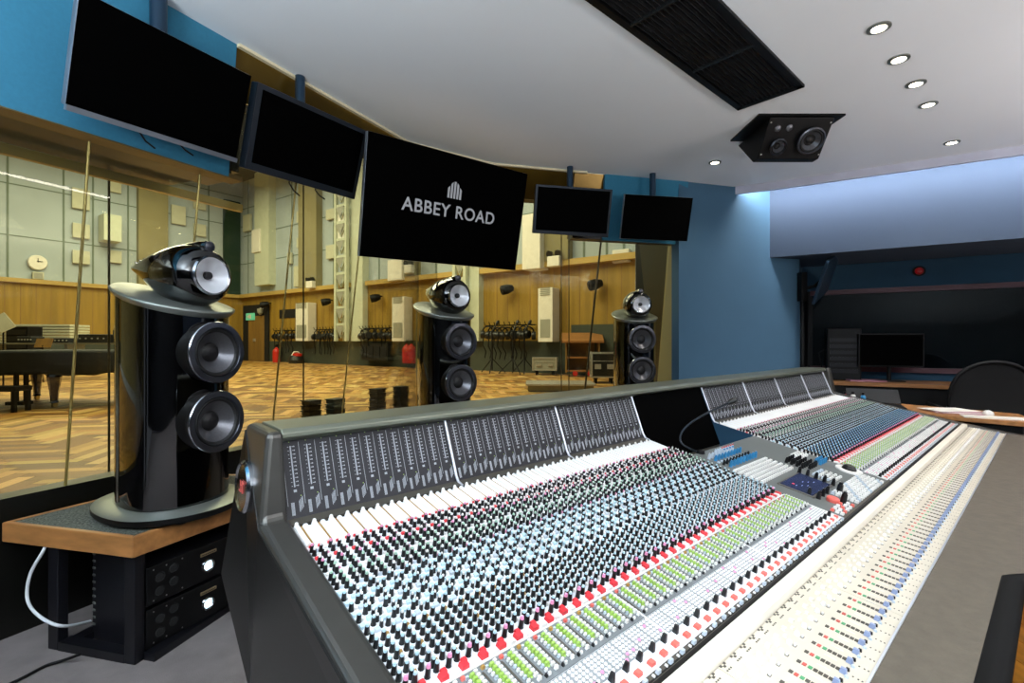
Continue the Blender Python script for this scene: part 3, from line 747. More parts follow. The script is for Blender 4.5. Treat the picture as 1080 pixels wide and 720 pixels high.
# equipment behind the piano
def fq(px, py, Y): d = ray(px, py)*Y; return Vector((d.x, d.y, H+d.z))
p = fq(42, 374, 15); r = thing('riser_stack', 'long stack of white folded risers along the far left wall', 'riser', (p.x, p.y, FZ), .1)
for i in range(7):
    mb = MB(); mb.bb(-1.1,1.15,-.4,.4,.89+i*.085,.89+i*.085+.065); mb.build('riser_board', 'panel_pale', r, bevel=.01)
mb = MB(); 
for x in (-1.0,0,1.0): mb.bb(x-.04,x+.04,-.35,.35,0,.9)
mb.build('trolley_frame', 'alu_dark', r)
p = fq(26, 374, 14); r = thing('equipment_rack', 'black rack standing before the white risers', 'rack', (p.x, p.y, FZ), .1)
mb = MB(); mb.bb(-.28,.28,-.25,.25,0,1.38); mb.build('rack_body', 'black', r, bevel=.01); mb = MB()
for i in range(6): mb.bb(-.24,.24,-.265,-.25,.2+i*.19,.34+i*.19)
mb.build('rack_panel', 'case_black', r)
p = fq(45, 380, 11); r = thing('music_stand', 'brown music stand behind the covered piano', 'music stand', (p.x, p.y, FZ), .2)
mb = MB(); mb.prism([(-.02,.82),(.07,1.02),(.09,1.02),(0,.82)], -.16, .16); mb.build('desk', 'wood_door', r)
mb = MB(); mb.cyl((0,0,.1),(0,0,.86),.015,n=8); mb.build('pole', 'black', r)
for k in range(3):
    a = k*2.09; mb = MB(); mb.tube([(0,0,.25),(.3*math.cos(a),.3*math.sin(a),.02)], .012, 6); mb.build('leg', 'black', r)
p = fq(55, 372, 12.5); r = thing('side_table', 'long grey table with small equipment behind the covered piano', 'table', (p.x, p.y, FZ), .1)
mb = MB(); mb.bb(-2.2,2.2,-.35,.35,.88,.92); mb.build('tabletop', 'alu_dark', r)
for a in (-1,1):
    for b_ in (-1,1): mb = MB(); mb.cyl((a*2.1,b_*.3,0),(a*2.1,b_*.3,.88),.025,n=8); mb.build('leg', 'black', r)
zt_ = FZ+.92
labs = ['black mixer box at the left end of the grey table','small dark equipment box on the grey table beside the brown music stand','dark flat recorder on the grey table','black keyboard case on the right of the grey table','dark box beside the thick window joint on the grey table']
for i, (dx, w_, h_) in enumerate(((-1.7,.5,.12),(-.5,.35,.16),(.3,.45,.12),(1.1,.7,.22),(1.8,.45,.34))):
    pp = r.matrix_basis @ Vector((dx, 0, .92)); e = thing('equipment_box', labs[i], 'equipment', pp, .1)
    mb = MB(); mb.bb(-w_/2,w_/2,-.2,.2,.0,h_); mb.build('box_body', 'case_black', e, bevel=.02)
    mb = MB(); [mb.cyl((-w_/2+.06+k*w_/5,-.2,h_/2),(-w_/2+.06+k*w_/5,-.22,h_/2),.018,n=8) for k in range(5)]; mb.build('control_knob', 'alu', e)
p = fq(3, 358, 10); r = thing('sheet_stand', 'pale angled music desk at the left picture edge', 'music stand', (p.x, p.y, FZ), .6)
mb = MB(); mb.box((0,0,1.34),(.26,.02,.34),(Vector((.8,0,.5)).normalized(),Vector((0,1,0)),Vector((-.5,0,.8)).normalized())); mb.build('desk','panel_pale',r); mb = MB(); mb.cyl((0,0.03,0),(0,0.03,1.15),.015,n=8); mb.build('pole','black',r)
# warm spot lamp under the hall ceiling
d = ray(235,186)*8; r = thing('hall_spot', 'bright small white spotlight seen through the glass above the nearest loudspeaker', 'light', (d.x, d.y, H+d.z))
mb = MB(); mb.lathe([(.001,0),(.09,0),(.10,.04),(.12,.2),(.05,.26)], (0,0,0), (0,.3,1), 14); mb.build('lamp_body', 'alu_dark', r)
mb = MB(); mb.lathe([(.001,-.01),(.08,-.01),(.085,.0)], (0,0,0), (0,.3,1), 14); mb.build('lamp_lens', 'lamp_hall', r)
mb = MB(); mb.cyl((0,0,.2),(0,0,HC-H-d.z-.02),.012,n=6); mb.build('lamp_rod', 'black', r)

# ================================================================= CEILING FITTINGS
# linear vent, aligned with the console
r = thing('ceiling_vent', 'long black louvred air vent in the ceiling', 'vent', (0,0,CZ), A1)
tc_ = Vector((1.796,2.979)); t1 = tc_.x*.7468+tc_.y*.665; q_r = -tc_.x*.665+tc_.y*.7468
t0 = t1-2.9; q_l = q_r+.405
mb = MB(); mb.bb(t0,t1,q_r,q_r+.035,-.018,0); mb.bb(t0,t1,q_l-.035,q_l,-.018,0); mb.bb(t1-.04,t1,q_r,q_l,-.018,0); mb.bb(t0,t0+.04,q_r,q_l,-.018,0); mb.build('vent_frame','black',r)
mb = MB(); mb.bb(t0+.03,t1-.03,q_r+.03,q_l-.03,-.002,-.001); mb.build('backing','black_matte',r)
for i in range(13):
    q = q_r+.05+i*(.305/12); mb = MB(); mb.prism([(q-.004,-.016),(q+.012,-.004),(q+.010,-.002),(q-.006,-.014)], t0+.04, t1-.04); mb.build('slat','black_metal',r)
for k in (1,2,3,4):
    mb = MB(); x = t1-.045-k*.62; mb.bb(x-.006,x+.006,q_r+.03,q_l-.03,-.020,-.003); mb.build('crossbar','case_black',r)
# downlights
dl = None
for px, py, lab in ((927,29,'recessed downlight nearest the top edge of the picture'), (948,62,'recessed downlight second from the top in the row'), (966,88,'recessed downlight third from the top in the row'), (979,110,'recessed downlight fourth from the top in the row'), (1004,150,'recessed downlight closest to the cove light'), (754,171,'lone recessed downlight left of the ceiling loudspeaker'), (900,-60,'x'), (860,-160,'x')):
    p = on_z(px, py, CZ)
    if lab == 'x': lab = 'recessed downlight above the picture'
    if dl is None:
        r = thing('downlight', lab, 'ceiling light', p, 0, 'round recessed downlights'); dl = r
        mb = MB(); mb.lathe([(.052,.0),(.052,-.006),(.034,-.009),(.033,.0)], n=28); mb.build('trim_ring', 'alu_dark', r)
        mb = MB(); mb.lathe([(.001,-.004),(.032,-.004)], n=20); mb.build('lamp_face', 'lamp', r)
    else: copy_tree(dl, p, 0, lab)
    l = bpy.data.lights.new('downlight_beam', 'SPOT'); l.energy = 13; l.color = (1,.93,.82); l.spot_size = 2.2; l.spot_blend = .8; l.shadow_soft_size = .04
    lo = bpy.data.objects.new('downlight_beam', l); COL.objects.link(lo); lo.location = (p.x, p.y, CZ-.02)
for n_ in [o for o in bpy.data.objects if o.get('label') == 'recessed downlight above the picture']:
    for c in list(n_.children): bpy.data.objects.remove(c)
    bpy.data.objects.remove(n_)
# ceiling loudspeaker
r = thing('ceiling_speaker', 'black wedge loudspeaker hanging from the ceiling with two cones', 'speaker', (2.03, 3.55, CZ))
mb = MB(); mb.slab([(-.32,-.19),(.28,-.19),(.28,.25),(-.32,.25)], -.012, 0); mb.build('mount_plate','black',r)
fy0, fz0, fy1, fz1 = -.16, -.013, .02, -.235
mb = MB(); mb.prism([(fy0,fz0),(fy1,fz1),(.09,fz1+.0),(.33,fz0)], -.225, .225); mb.build('cabinet','black',r,bevel=.006)
nf = Vector((0, fz1-fz0, -(fy1-fy0))).normalized()   # outward (towards -y, -z)
if nf.y > 0: nf = -nf
fc = Vector((0,(fy0+fy1)/2,(fz0+fz1)/2)); uf = Vector((0,fy0-fy1,fz0-fz1)).normalized()
def drv(par, c, R_, name, ax, mts=('ring','rubber','cone','cone_black')):
    mb = MB(); mb.lathe([(R_*1.12,0,0),(R_*1.12,.012,0),(R_*1.0,.018,0),(R_*.93,.010,1),(R_*.84,.016,1),(R_*.76,.008,2),(R_*.36,-.03,3),(R_*.30,-.022,3),(R_*.18,-.012,3),(.001,-.010,3)], c, ax, 32)
    return mb.build(name, list(mts), par)
drv(r, fc+Vector((.105,0,0))-uf*.008+nf*.02, .085, 'woofer', nf); drv(r, fc+Vector((-.115,0,0))-uf*.05+nf*.02, .052, 'midrange', nf)
mb = MB()
for dx, du in ((-.15,.07),(-.07,.075)): mb.lathe([(.024,0),(.02,.006),(.001,.014)], fc+Vector((dx,0,0))+uf*du+nf*.002, nf, 16)
mb.build('tweeter','cone',r)
mb = MB()
for x in (-.21,.21):
    for du in (-.11,.11): mb.lathe([(.006,.004),(.001,.004)], fc+Vector((x,0,0))+uf*du, nf, 8)
mb.build('screw','alu',r)

# ================================================================= SCREENS
def tv(X, Y, Z, yaw, pit, rol, w_, h_, label, bez, th=.05, border=.008, logo=False, edge='bezel_silver', cab=False, pr_=.028, chin=False):
    yaw, pit, rol = [math.radians(a) for a in (yaw, pit, rol)]
    r_ = Vector((math.cos(yaw), math.sin(yaw), 0)); n = Vector((math.sin(yaw), -math.cos(yaw), 0)); up = Vector((0,0,1))
    n2 = n*math.cos(pit)-up*math.sin(pit); u2 = up*math.cos(pit)+n*math.sin(pit)
    r2 = r_*math.cos(rol)+u2*math.sin(rol); u3 = u2*math.cos(rol)-r_*math.sin(rol)
    C = Vector((X,Y,Z))
    root = thing('hanging_screen', label, 'screen', C, 0, 'flat screens hanging from the ceiling')
    ax = (r2, -n2, u3)
    mb = MB(); mb.box(-n2*(th/2), (w_, th, h_), ax); casing = mb.build('casing', edge, root, bevel=.006)
    mb = MB(); mb.box(n2*.001, (w_-.004, .003, h_-.004), ax); mb.build('bezel', bez, casing)
    sc_ = MB(); b_ = border; sc_.box(n2*.003+u3*(.006 if logo is False else .0), (w_-2*b_, .002, h_-2*b_-.006), ax); sc_.build('display', 'screen', casing)
    if chin:
        mb = MB(); mb.box(n2*.004-u3*(h_/2+.008), (w_, .02, .022), ax); mb.build('bottom_trim', 'bezel_silver', casing)
    # mount bracket and pole up to ceiling
    mb = MB(); mb.box(-n2*(th+.03), (w_*.25, .06, h_*.4), ax); mb.build('mount_bracket', 'black', root)
    pt = -n2*(th+.055); pt = pt-up*(.02)
    ph = CZ-C.z
    if logo:
        mb = MB(); mb.tube([-n2*(th+.03), -n2*(th+.03)+Vector((-.579,.815,0))*.55], .03, 10); mb.build('wall_arm', 'black', root)
    else:
        mb = MB(); mb.cyl(pt+Vector((0,0,.0)), (pt.x, pt.y, ph), pr_, n=14); mb.build('pole', 'pole', root)
    if cab:
        q = -u3*(h_/2)-n2*.03
        for s_, l in ((-.12,.07),(.12,.05)):
            mb = MB(); mb.tube([q+r2*(s_*w_)+u3*.03, q+r2*(s_*w_)-u3*.0-Vector((0,0,.01)), q+r2*(s_*w_+.03)-Vector((0,0,l*.7)), q+r2*(s_*w_+.07)-Vector((0,0,l))], .004, 6); mb.build('cable', 'black', root)
    if logo:
        def text(s_, size, cx, cz, nm):
            cu = bpy.data.curves.new(nm, 'FONT'); cu.body = s_; cu.size = size; cu.align_x = 'CENTER'; cu.align_y = 'CENTER'; cu.extrude = .0006; cu.offset = size*.012; cu.space_character = 1.08
            to = bpy.data.objects.new(nm, cu); COL.objects.link(to); bpy.context.view_layer.update()
            me = bpy.data.meshes.new_from_object(to.evaluated_get(bpy.context.evaluated_depsgraph_get())); bpy.data.objects.remove(to)
            o = bpy.data.objects.new(nm, me); COL.objects.link(o); me.materials.clear(); me.materials.append(MATS['text_grey'])
            R3 = Matrix((r2, u3, n2)).transposed().to_4x4(); o.parent = root; o.matrix_basis = Matrix.Translation(n2*.006+r2*cx+u3*cz) @ R3
            return o
        text('ABBEY ROAD', .126, -.008, -.012, 'screen_lettering')
        mb = MB(); hs = (.075,.105,.118,.105,.075)
        for i, h0 in enumerate(hs):
            x = (i-2)*.0255; wb = .0085; s0 = .014 if i < 2 else (-.014 if i > 2 else .0)
            zt0 = .085+h0-.02*(0); 
            P = lambda a, b2: n2*.007+r2*(a+.0)+u3*b2
            mb.add([P(x-wb,.085),P(x+wb,.085),P(x+wb,.085+h0+s0*.6),P(x-wb,.085+h0-s0*.6)], [(0,1,2,3)])
        mb.build('screen_emblem', 'text_grey', root)
    return root
def place(p, k): return (p[0]*k, p[1]*k, H+(p[2]-H)*k)
tv(*place((-2.629,3.74,3.224), .58), 67.6, 20.1, 3.2, 1.24*.58, .72*.58, 'large silver-edged black screen hanging at far left against the blue panel', 'screen', .035, .006, cab=True, pr_=.034, chin=True)
tv(*place((-1.497,3.64,2.723), .78), 60.5, 18.1, 1.8, .95*.78, .56*.78, 'blue-grey framed black screen hanging second from the left', 'bezel', .06, .03, edge='bezel', cab=True)
tv(*place((-.464,3.777,2.290), .94), 41.5, 12.9, 1.6, 1.45*.94, .83*.94, 'wide hanging screen showing ABBEY ROAD lettering and emblem', 'screen', .04, .006, logo=True)
tv(*place((.583,4.657,2.521), .92), 7, 12.7, -1.7, .75*.92, .45*.92, 'dark framed screen hanging right of the lettered screen', 'bezel', .05, .022, edge='black')
tv(*place((1.517,5.089,2.565), .88), 8.2, 14.8, -.6, .75*.88, .45*.88, 'thin black screen hanging rightmost against the blue panel', 'screen', .035, .006)

# ================================================================= LOUDSPEAKERS
def outline(scale=1, n=56, xf=.17, xb=.33, w_=.20, c=.06, tail=.35):
    P = []
    for i in range(n):
        a = 2*math.pi*i/n; cx, sy = math.cos(a), math.sin(a)
        if cx >= 0: P.append((c+xf*scale*cx, w_*scale*sy))
        else: P.append((c+xb*scale*cx, w_*scale*math.copysign(abs(sy)**(1+tail), sy)))
    return P
def make_speaker(label, loc, rz):
    r = thing('loudspeaker', label, 'loudspeaker', loc, rz, 'glossy black floor loudspeakers')
    top = lambda x: .895+.15*(.24-x)/.55
    # plinth
    mb = MB(); o1 = outline(1, 56, .25, .40, .26, .05, .0)
    mb.loft([[(x,y,.012) for x,y in o1],[(x*1.03,y*1.03,.022) for x,y in o1],[(x*1.03,y*1.03,.040) for x,y in o1]], 0)
    mb.build('plinth', 'black', r)
    mb = MB(); mb.loft([[(x*1.025,y*1.025,.0405) for x,y in o1],[(x*.98,y*.98,.047) for x,y in o1],[(x*.75,y*.75,.056) for x,y in o1]], 0); mb.build('plinth_plate', 'alu_dark', r)
    for x, y in ((.22,.12),(.22,-.12),(-.28,.1),(-.28,-.1)):
        mb = MB(); mb.cyl((x,y,0),(x,y,.014),.02,n=10); mb.build('foot', 'rubber', r)
    # body
    o2 = outline(1)
    mb = MB(); mb.loft([[(x,y,.056) for x,y in o2],[(x,y,top(x)-.01) for x,y in o2]], 0, True); mb.build('cabinet', 'piano_black', r)
    # rear spine, polished, covering the tail
    mb = MB(); ring = []
    tail = [(x,y) for x,y in o2 if x < -.06]; tail = [p for p in tail]
    so = sorted(tail, key=lambda p: math.atan2(p[1], p[0]) % (2*math.pi))
    outer = [(x*1.02-.002, y*1.03) for x, y in so]
    inner = [(-.06, so[-1][1]*.8), (-.06, so[0][1]*.8)]
    poly = outer+inner
    mb.loft([[(x,y,.07) for x,y in poly],[(x,y,top(x)-.03) for x,y in poly]], 0, True); mb.build('rear_spine', 'chrome', r)
    # sloping top plate
    mb = MB(); o3 = outline(1.0, 56, .20, .335, .225, .055, .2)
    mb.loft([[(x*.93,y*.93,top(x)-.025) for x,y in o3],[(x,y,top(x)-.008) for x,y in o3],[(x*1.01,y*1.01,top(x)+.0) for x,y in o3],[(x*.97,y*.97,top(x)+.006) for x,y in o3],[(x*.3,y*.3,top(x*.3)+.018) for x,y in o3]], 0); mb.build('top_plate', 'alu_dark', r)
    # woofers with pods
    for z in (.715,.412):
        R_ = .129
        mb = MB(); mb.lathe([(R_*.96,-.09),(R_*1.0,-.02),(R_*1.03,.0)], (.272,0,z), (1,0,0), 40); pod = mb.build('woofer_pod', 'black', r)
        w0 = MB(); w0.lathe([(R_*1.03,.0,0),(R_*1.05,.010,1),(R_*1.03,.014,0),(R_*.86,.016,0),(R_*.83,.008,2),(R_*.79,.014,2),(R_*.74,.012,2),(R_*.69,.004,3),(R_*.33,-.035,4),(R_*.28,-.028,4),(R_*.15,-.02,4),(.001,-.018,4)], (.272,0,z), (1,0,0), 48)
        w0.build('woofer', ['ring','ring_hi','rubber','cone','cone_black'], pod)
    # midrange head (teardrop)
    rings = []; zc = 1.055
    for x, R_, dz in ((.205,.078,0),(.20,.092,0),(.175,.108,0),(.13,.121,0),(.07,.124,.002),(0,.114,.008),(-.08,.090,.02),(-.16,.062,.035),(-.24,.034,.048),(-.30,.012,.055),(-.32,.002,.058)):
        x = x*.98+.045; R_ *= 1.13; rings.append([(x, R_*math.cos(2*math.pi*i/32), zc+dz+R_*math.sin(2*math.pi*i/32)) for i in range(32)])
    mb = MB(); mb.loft(rings, 0, False); head = mb.build('midrange_head', 'piano_black', r)
    mb = MB(); mb.lathe([(.089,.0,0),(.085,.010,0),(.079,.008,1),(.074,.004,1),(.018,-.030,2),(.016,-.012,2),(.001,-.010,2)], (.2458,0,zc), (1,0,0), 40, 0); mb.build('midrange_cone', ['ring_hi','mid_cone','cone_black'], head)
    mb = MB()
    for k in range(6):
        x = -.05-k*.028; zz = zc+.119-(-x-.033)*.23
        mb.lathe([(.006,0),(.005,.006),(.001,.008)], (x, .0, zz), (0,0,1), 8)
        mb.lathe([(.006,0),(.005,.006),(.001,.008)], (x, -.03, zz-.010), (0,-.3,1), 8)
    mb.build('head_stud', 'chrome', r)
    # tweeter tube
    mb = MB(); zt2 = 1.183
    mb.lathe([(.001,.0),(.015,.0),(.022,-.006),(.026,-.02),(.027,-.05),(.023,-.12),(.012,-.24),(.002,-.30)], (.235,0,zt2), (1,0,.0), 24); mb.build('tweeter_housing', 'piano_black', r)
    mb = MB(); mb.lathe([(.024,-.004),(.023,.004),(.017,.006),(.001,.009)], (.235,0,zt2), (1,0,0), 20); mb.build('tweeter_dome', 'ring', r)
    mb = MB(); mb.bb(.08,.13,-.012,.012,zc+.11,zt2-.015); mb.build('tweeter_mount', 'rubber', r)
    return r
def ang(x, y): return math.atan2(y, x)
f1 = Vector((.945,-.325)).normalized(); c1_ = Vector((-1.31,2.14))-f1*.265
make_speaker('large glossy black loudspeaker nearest, on the wood-edged stand at left', (c1_.x, c1_.y, .51), ang(*f1))
f2 = Vector((.62,-.785)); c2_ = Vector((-.393,3.59))-f2*.245
make_speaker('glossy black loudspeaker in the middle, under the lettered screen', (c2_.x, c2_.y, .558), ang(*f2))
f3 = Vector((.07,-.997)); c3_ = Vector((1.256,4.72))-f3*.245
make_speaker('glossy black loudspeaker farthest, at the right end of the glass', (c3_.x, c3_.y, .58), ang(*f3))
# stand of the nearest loudspeaker
r = thing('speaker_stand', 'wood-edged stand with grey felt top and open black frame under the nearest loudspeaker', 'stand', (-1.473,1.885,0))
poly = [(-1.473,1.885),(-1.10,2.765),(-1.79,2.80),(-2.148,2.043)]
def inset(P, d):
    n_ = len(P); out = []
    for i in range(n_):
        a = Vector(P[i-1]); b = Vector(P[i]); c = Vector(P[(i+1)%n_]); u = (b-a).normalized(); v = (c-b).normalized()
        n1 = Vector((-u.y,u.x)); n2 = Vector((-v.y,v.x)); k = (n1+n2); k = k/(1+n1.dot(n2)); out.append(tuple(b+k*d))
    return out
ins = inset(poly, .022)
mb = MB(); N = 4
for i in range(N):
    j = (i+1) % N; a, b, c, d = poly[i], poly[j], ins[j], ins[i]
    mb.add([(*a,.43),(*b,.43),(*c,.43),(*d,.43),(*a,.512),(*b,.512),(*c,.512),(*d,.512)], [(3,2,1,0),(4,5,6,7),(0,1,5,4),(2,3,7,6),(0,4,7,3),(1,2,6,5)])
mb.build('wood_edge', 'wood', r, world=True, bevel=.004)
mb = MB(); mb.slab(ins, .44, .509); mb.build('felt_top', 'felt', r, world=True)
us = Vector((.39,.92,0)).normalized(); vs_ = Vector((-.97,.23,0)).normalized(); o_ = Vector((-1.473,1.885,0))+vs_*.02+us*.02
mb = MB()
Z_ = Vector((0,0,1)); ax = (vs_, us, Z_)
def sb(mb, a0, a1, b0, b1, z0, z1, m=0):   # a along vs_, b along us
    c = o_+vs_*((a0+a1)/2)+us*((b0+b1)/2); c.z = (z0+z1)/2; mb.box(c, (a1-a0, b1-b0, z1-z0), (vs_, (us-vs_*us.dot(vs_)).normalized(), Z_), m)
for a in (0.0,.40):
    for b in (0.0,.66):
        mb = MB(); sb(mb, a, a+.055, b, b+.04, .0, .43); mb.build('post', 'black_metal', r, world=True, bevel=.003)
for b in (0.0,.66):
    mb = MB(); sb(mb, .055, .40, b, b+.05, .0, .035); mb.build('base_bar', 'black_metal', r, world=True)
for a in (0.0,.40):
    mb = MB(); sb(mb, a, a+.055, .04, .66, .0, .03); mb.build('base_bar', 'black_metal', r, world=True)
def amp(z0, lab):
    c = o_+us*.05; c.z = z0; r = thing('power_amplifier', lab, 'amplifier', c, math.atan2(us.y, us.x), 'black power amplifiers in the stand')
    # local x along us, local y to the left (away from front). front face at y=0 .. outward -y
    L, D, Hh = .50, .38, .155
    mb = MB(); mb.bb(0,L,.012,D,.004,Hh-.004); mb.build('chassis','black_metal',r)
    mb = MB(); mb.bb(-.005,L+.005,0,.014,0,Hh); mb.build('front_plate','black',r,bevel=.003)
    mb = MB(); mb.lathe([(.001,.003),(.017,.003),(.018,.0)], (.25,0,.062), (0,-1,0), 24); mb.build('power_button','led',r)
    mb = MB(); mb.lathe([(.018,.002),(.021,.006),(.027,.006),(.030,.0)], (.25,0,.062), (0,-1,0), 28); mb.build('button_ring','ring_hi',r)
    mb = MB(); mb.box((.25,-.003,.118),(.075,.006,.015)); mb.build('name_badge','badge',r,bevel=.003)
    mb = MB(); [mb.box((.222+k*.008,-.0065,.118),(.005,.001,.005)) for k in range(8)]; mb.build('badge_lettering','case_black',r)
    for x, z in ((.10,.115),(.10,.06),(.045,.10),(.045,.045)):
        mb = MB(); mb.lathe([(.021,.001),(.019,-.0005),(.016,.0015),(.001,.0012)], (x,0,z), (0,-1,0), 18); mb.build('knob_recess','black_matte',r)
    mb = MB(); [mb.lathe([(.003,.002),(.001,.002)], (x,0,z), (0,-1,0), 8) for x in (.02,.07,.135,.48) for z in (.015,.14)]; mb.build('screw','alu',r)
    return r
amp(.205, 'black power amplifier, upper of the two in the loudspeaker stand'); amp(.035, 'black power amplifier, lower of the two, just above the floor')
mb = MB(); c = o_+us*.05; 
r2_ = thing('amplifier_shelf', 'black rack shelf frame carrying the upper amplifier', 'shelf', (o_.x, o_.y, 0), math.atan2(us.y, us.x))
mb.bb(.05,.55,.02,.38,.194,.2045); mb.build('shelf_plate','black_metal',r2_)
mb = MB()
mb.bb(.04,.052,.02,.36,.0,.43); mb.bb(.552,.564,.02,.36,.0,.43); mb.bb(.05,.55,.02,.38,.02,.034); mb.build('shelf_side','black_metal',r2_)
mb = MB(); [mb.bb(.036,.04,.34,.355,.06+k*.03,.068+k*.03) for k in range(11)]; mb.build('rack_hole','alu_dark',r2_)
# stands of the other two loudspeakers
for c, fz, lab, zz in ((c2_, f2, 'black stand under the middle loudspeaker', .558), (c3_, f3, 'black stand under the farthest loudspeaker', .58)):
    r = thing('speaker_stand', lab, 'stand', (c.x, c.y, 0), ang(*fz))
    mb = MB(); mb.bb(-.34,.34,-.28,.28,zz-.08,zz-.001); mb.build('stand_top','black',r,bevel=.005)
    for a in (-.29,.28):
        for b in (-.24,.24): mb = MB(); mb.bb(a-.03,a+.03,b-.03,b+.03,0,zz-.08); mb.build('post','black_metal',r)
# cables at lower left
def pxp(px, py, Y): d = ray(px, py)*Y; return Vector((d.x, d.y, H+d.z))
mb = MB(); pts = [on_z(40,560,.60), pxp(46,580,1.98), pxp(32,605,1.97), pxp(29,632,1.96), pxp(42,650,1.95), pxp(66,660,1.95), pxp(95,655,2.1)]
mb.tube(curve_pts([pxp(50,568,2.05), pxp(46,580,1.99)]+pts[2:]), .006, 8)
o = mb.build('cable','cable_white'); tag(o,'white cable looping down behind the loudspeaker stand','cable')
mb = MB(); mb.tube(curve_pts([on_z(8,722,.008), on_z(25,714,.008), on_z(48,702,.008), on_z(64,697,.01), on_z(84,690,.04)]), .006, 8); o = mb.build('cable','black'); tag(o,'black power cable on the carpet beside the stand','cable')

# ================================================================= MIXING CONSOLE
con = thing('mixing_console', 'huge grey mixing console with thousands of knobs filling the foreground', 'mixing console', (0,0,0), A1)
TN = Vector((1,0,0)); UP = Vector((0,.980,.197)); NN = Vector((0,-.197,.980))
UP2 = Vector((0,.993,.119)); NN2 = Vector((0,-.119,.993))
def S(t, s, h=0): return Vector((t, 1.197-s, .851-.201*s))+NN*h
def S2(t, s, h=0): return Vector((t, .448-s, .7005-.12*s))+NN2*h
TL, TR = .362, 4.49
SE = [.362,.845,1.341,1.836,2.476,2.985,3.48,3.985,4.49]     # section edges, [3..4] is the centre
# cheeks
cheek_poly = [(1.22,1.060),(1.41,1.060),(1.565,.63),(1.40,.36),(1.36,0),(.60,0),(.52,.35),(.30,.56),(.10,.585),(.085,.62),(.095,.668),(.2227,.682),(.448,.716),(1.185,.866)]
outer_t = [.325,.325,.300,.335,.335,.335,.335,.312,.302,.302,.300,.298,.298,.300]
mb = MB(); mb.prism(cheek_poly, .3, TL, ab=outer_t); mb.build('side_cheek', 'cheek', con, bevel=.014, seg=3)
mb = MB(); mb.prism([(p[0]*.995+.004, p[1]*.985) for p in cheek_poly[1:]][0:13], .29, .333, ab=[t-.004 for t in outer_t[1:]]); 
mb.build('side_panel', 'side_black', con, bevel=.006)
mb = MB(); mb.prism(cheek_poly, TR, TR+.07); mb.build('side_cheek', 'cheek', con, bevel=.014, seg=3)
# medallion
mc = Vector((.309, 1.335, .915)); mn = Vector((-1,.0,.06)).normalized()
mb = MB(); mb.lathe([(.062,-.02),(.064,.008),(.058,.014),(.052,.010),(.001,.010)], mc, mn, 40); mb.build('medallion','ring_hi',con)
mb = MB()
for dy, dz, w_, h_ in ((-.008,.0,.004,.030),(.008,.0,.004,.030),(.0,.002,.018,.004),(.018,-.012,.008,.004),(-.018,.012,.008,.004)):
    mb.box(mc+mn*.012+Vector((0,dy,dz)), (.002,w_,h_))
mb.build('medallion_emblem','lab_red',con)
# body under the surface
mb = MB(); mb.prism([(1.30,.0),(1.38,.35),(1.50,.62),(1.38,1.03),(1.31,1.03),(1.19,.69),(1.0,.69),(.46,.66),(.12,.60),(.3,.52),(.6,.3),(.62,0)], TL, TR)
mb.build('desk_body','side_black',con)
# rim over the meter bridge
mb = MB(); mb.prism([(1.240,1.052),(1.252,1.060),(1.41,1.060),(1.43,1.045),(1.40,1.02),(1.28,1.02),(1.238,1.040)], TL+.001, TR); mb.build('meter_bridge_rim','rim',con,bevel=.003)
# meter panels
md = Vector((0,1.197-1.27,.851-1.041)); mlen = md.length; MU = -md.normalized(); MN = Vector((0,-MU.z,MU.y))
def Mt(t, v, h=0): return Vector((t,1.27,1.041))-MU*v+MN*h      # v from top downwards
AXM = (TN, MU, MN); AXS = (TN, UP, NN); AXS2 = (TN, UP2, NN2)
secs = [0,1,2,4,5,6,7]
for i in secs:
    a, b = SE[i], SE[i+1]
    mb = MB(); mb.box(Mt((a+b)/2, mlen/2, -.01), (b-a, mlen, .02), AXM); pan = mb.build('meter_panel','meter_face',con)
    mk = MB(); cw = (b-a-.008)/12
    for c in range(12):
        t = a+.006+cw*c
        mk.box(Mt(t, .095, .0006), (.0008,.15,.0008), AXM)
        mk.box(Mt(t+cw*.5, .078, .0006), (.0030,.100,.0008), AXM)
        for k in range(11):
            v = .03+k*.0095
            mk.box(Mt(t+cw*.36, v, .0006), (.0028,.0014,.0008), AXM); mk.box(Mt(t+cw*.64, v, .0006), (.0030 if k%2 else .0045,.0016,.0008), AXM)
            mk.box(Mt(t+cw*.72, v, .0006), (.0020,.0030,.0008), AXM)
        mk.box(Mt(t+cw*.5, .137, .0006), (.007,.006,.0008), AXM)
        for k in range(4): mk.box(Mt(t+cw*(.2+.05*k), .178, .0006), (.0011,.030,.0008), AXM); 
        for k in range(4): mk.box(Mt(t+cw*(.66+.07*k), .174-.003*k, .0006), (.0013,.026,.0008), AXM)
        mk.box(Mt(t+cw*.45, .018, .0006), (.002,.002,.0008), AXM, 1)
        mk.box(Mt(t+cw*.8, .150, .0006), (.002,.002,.0008), AXM, 1)
    mk.build('meter_scale',['meter_mark','green_key'],pan)
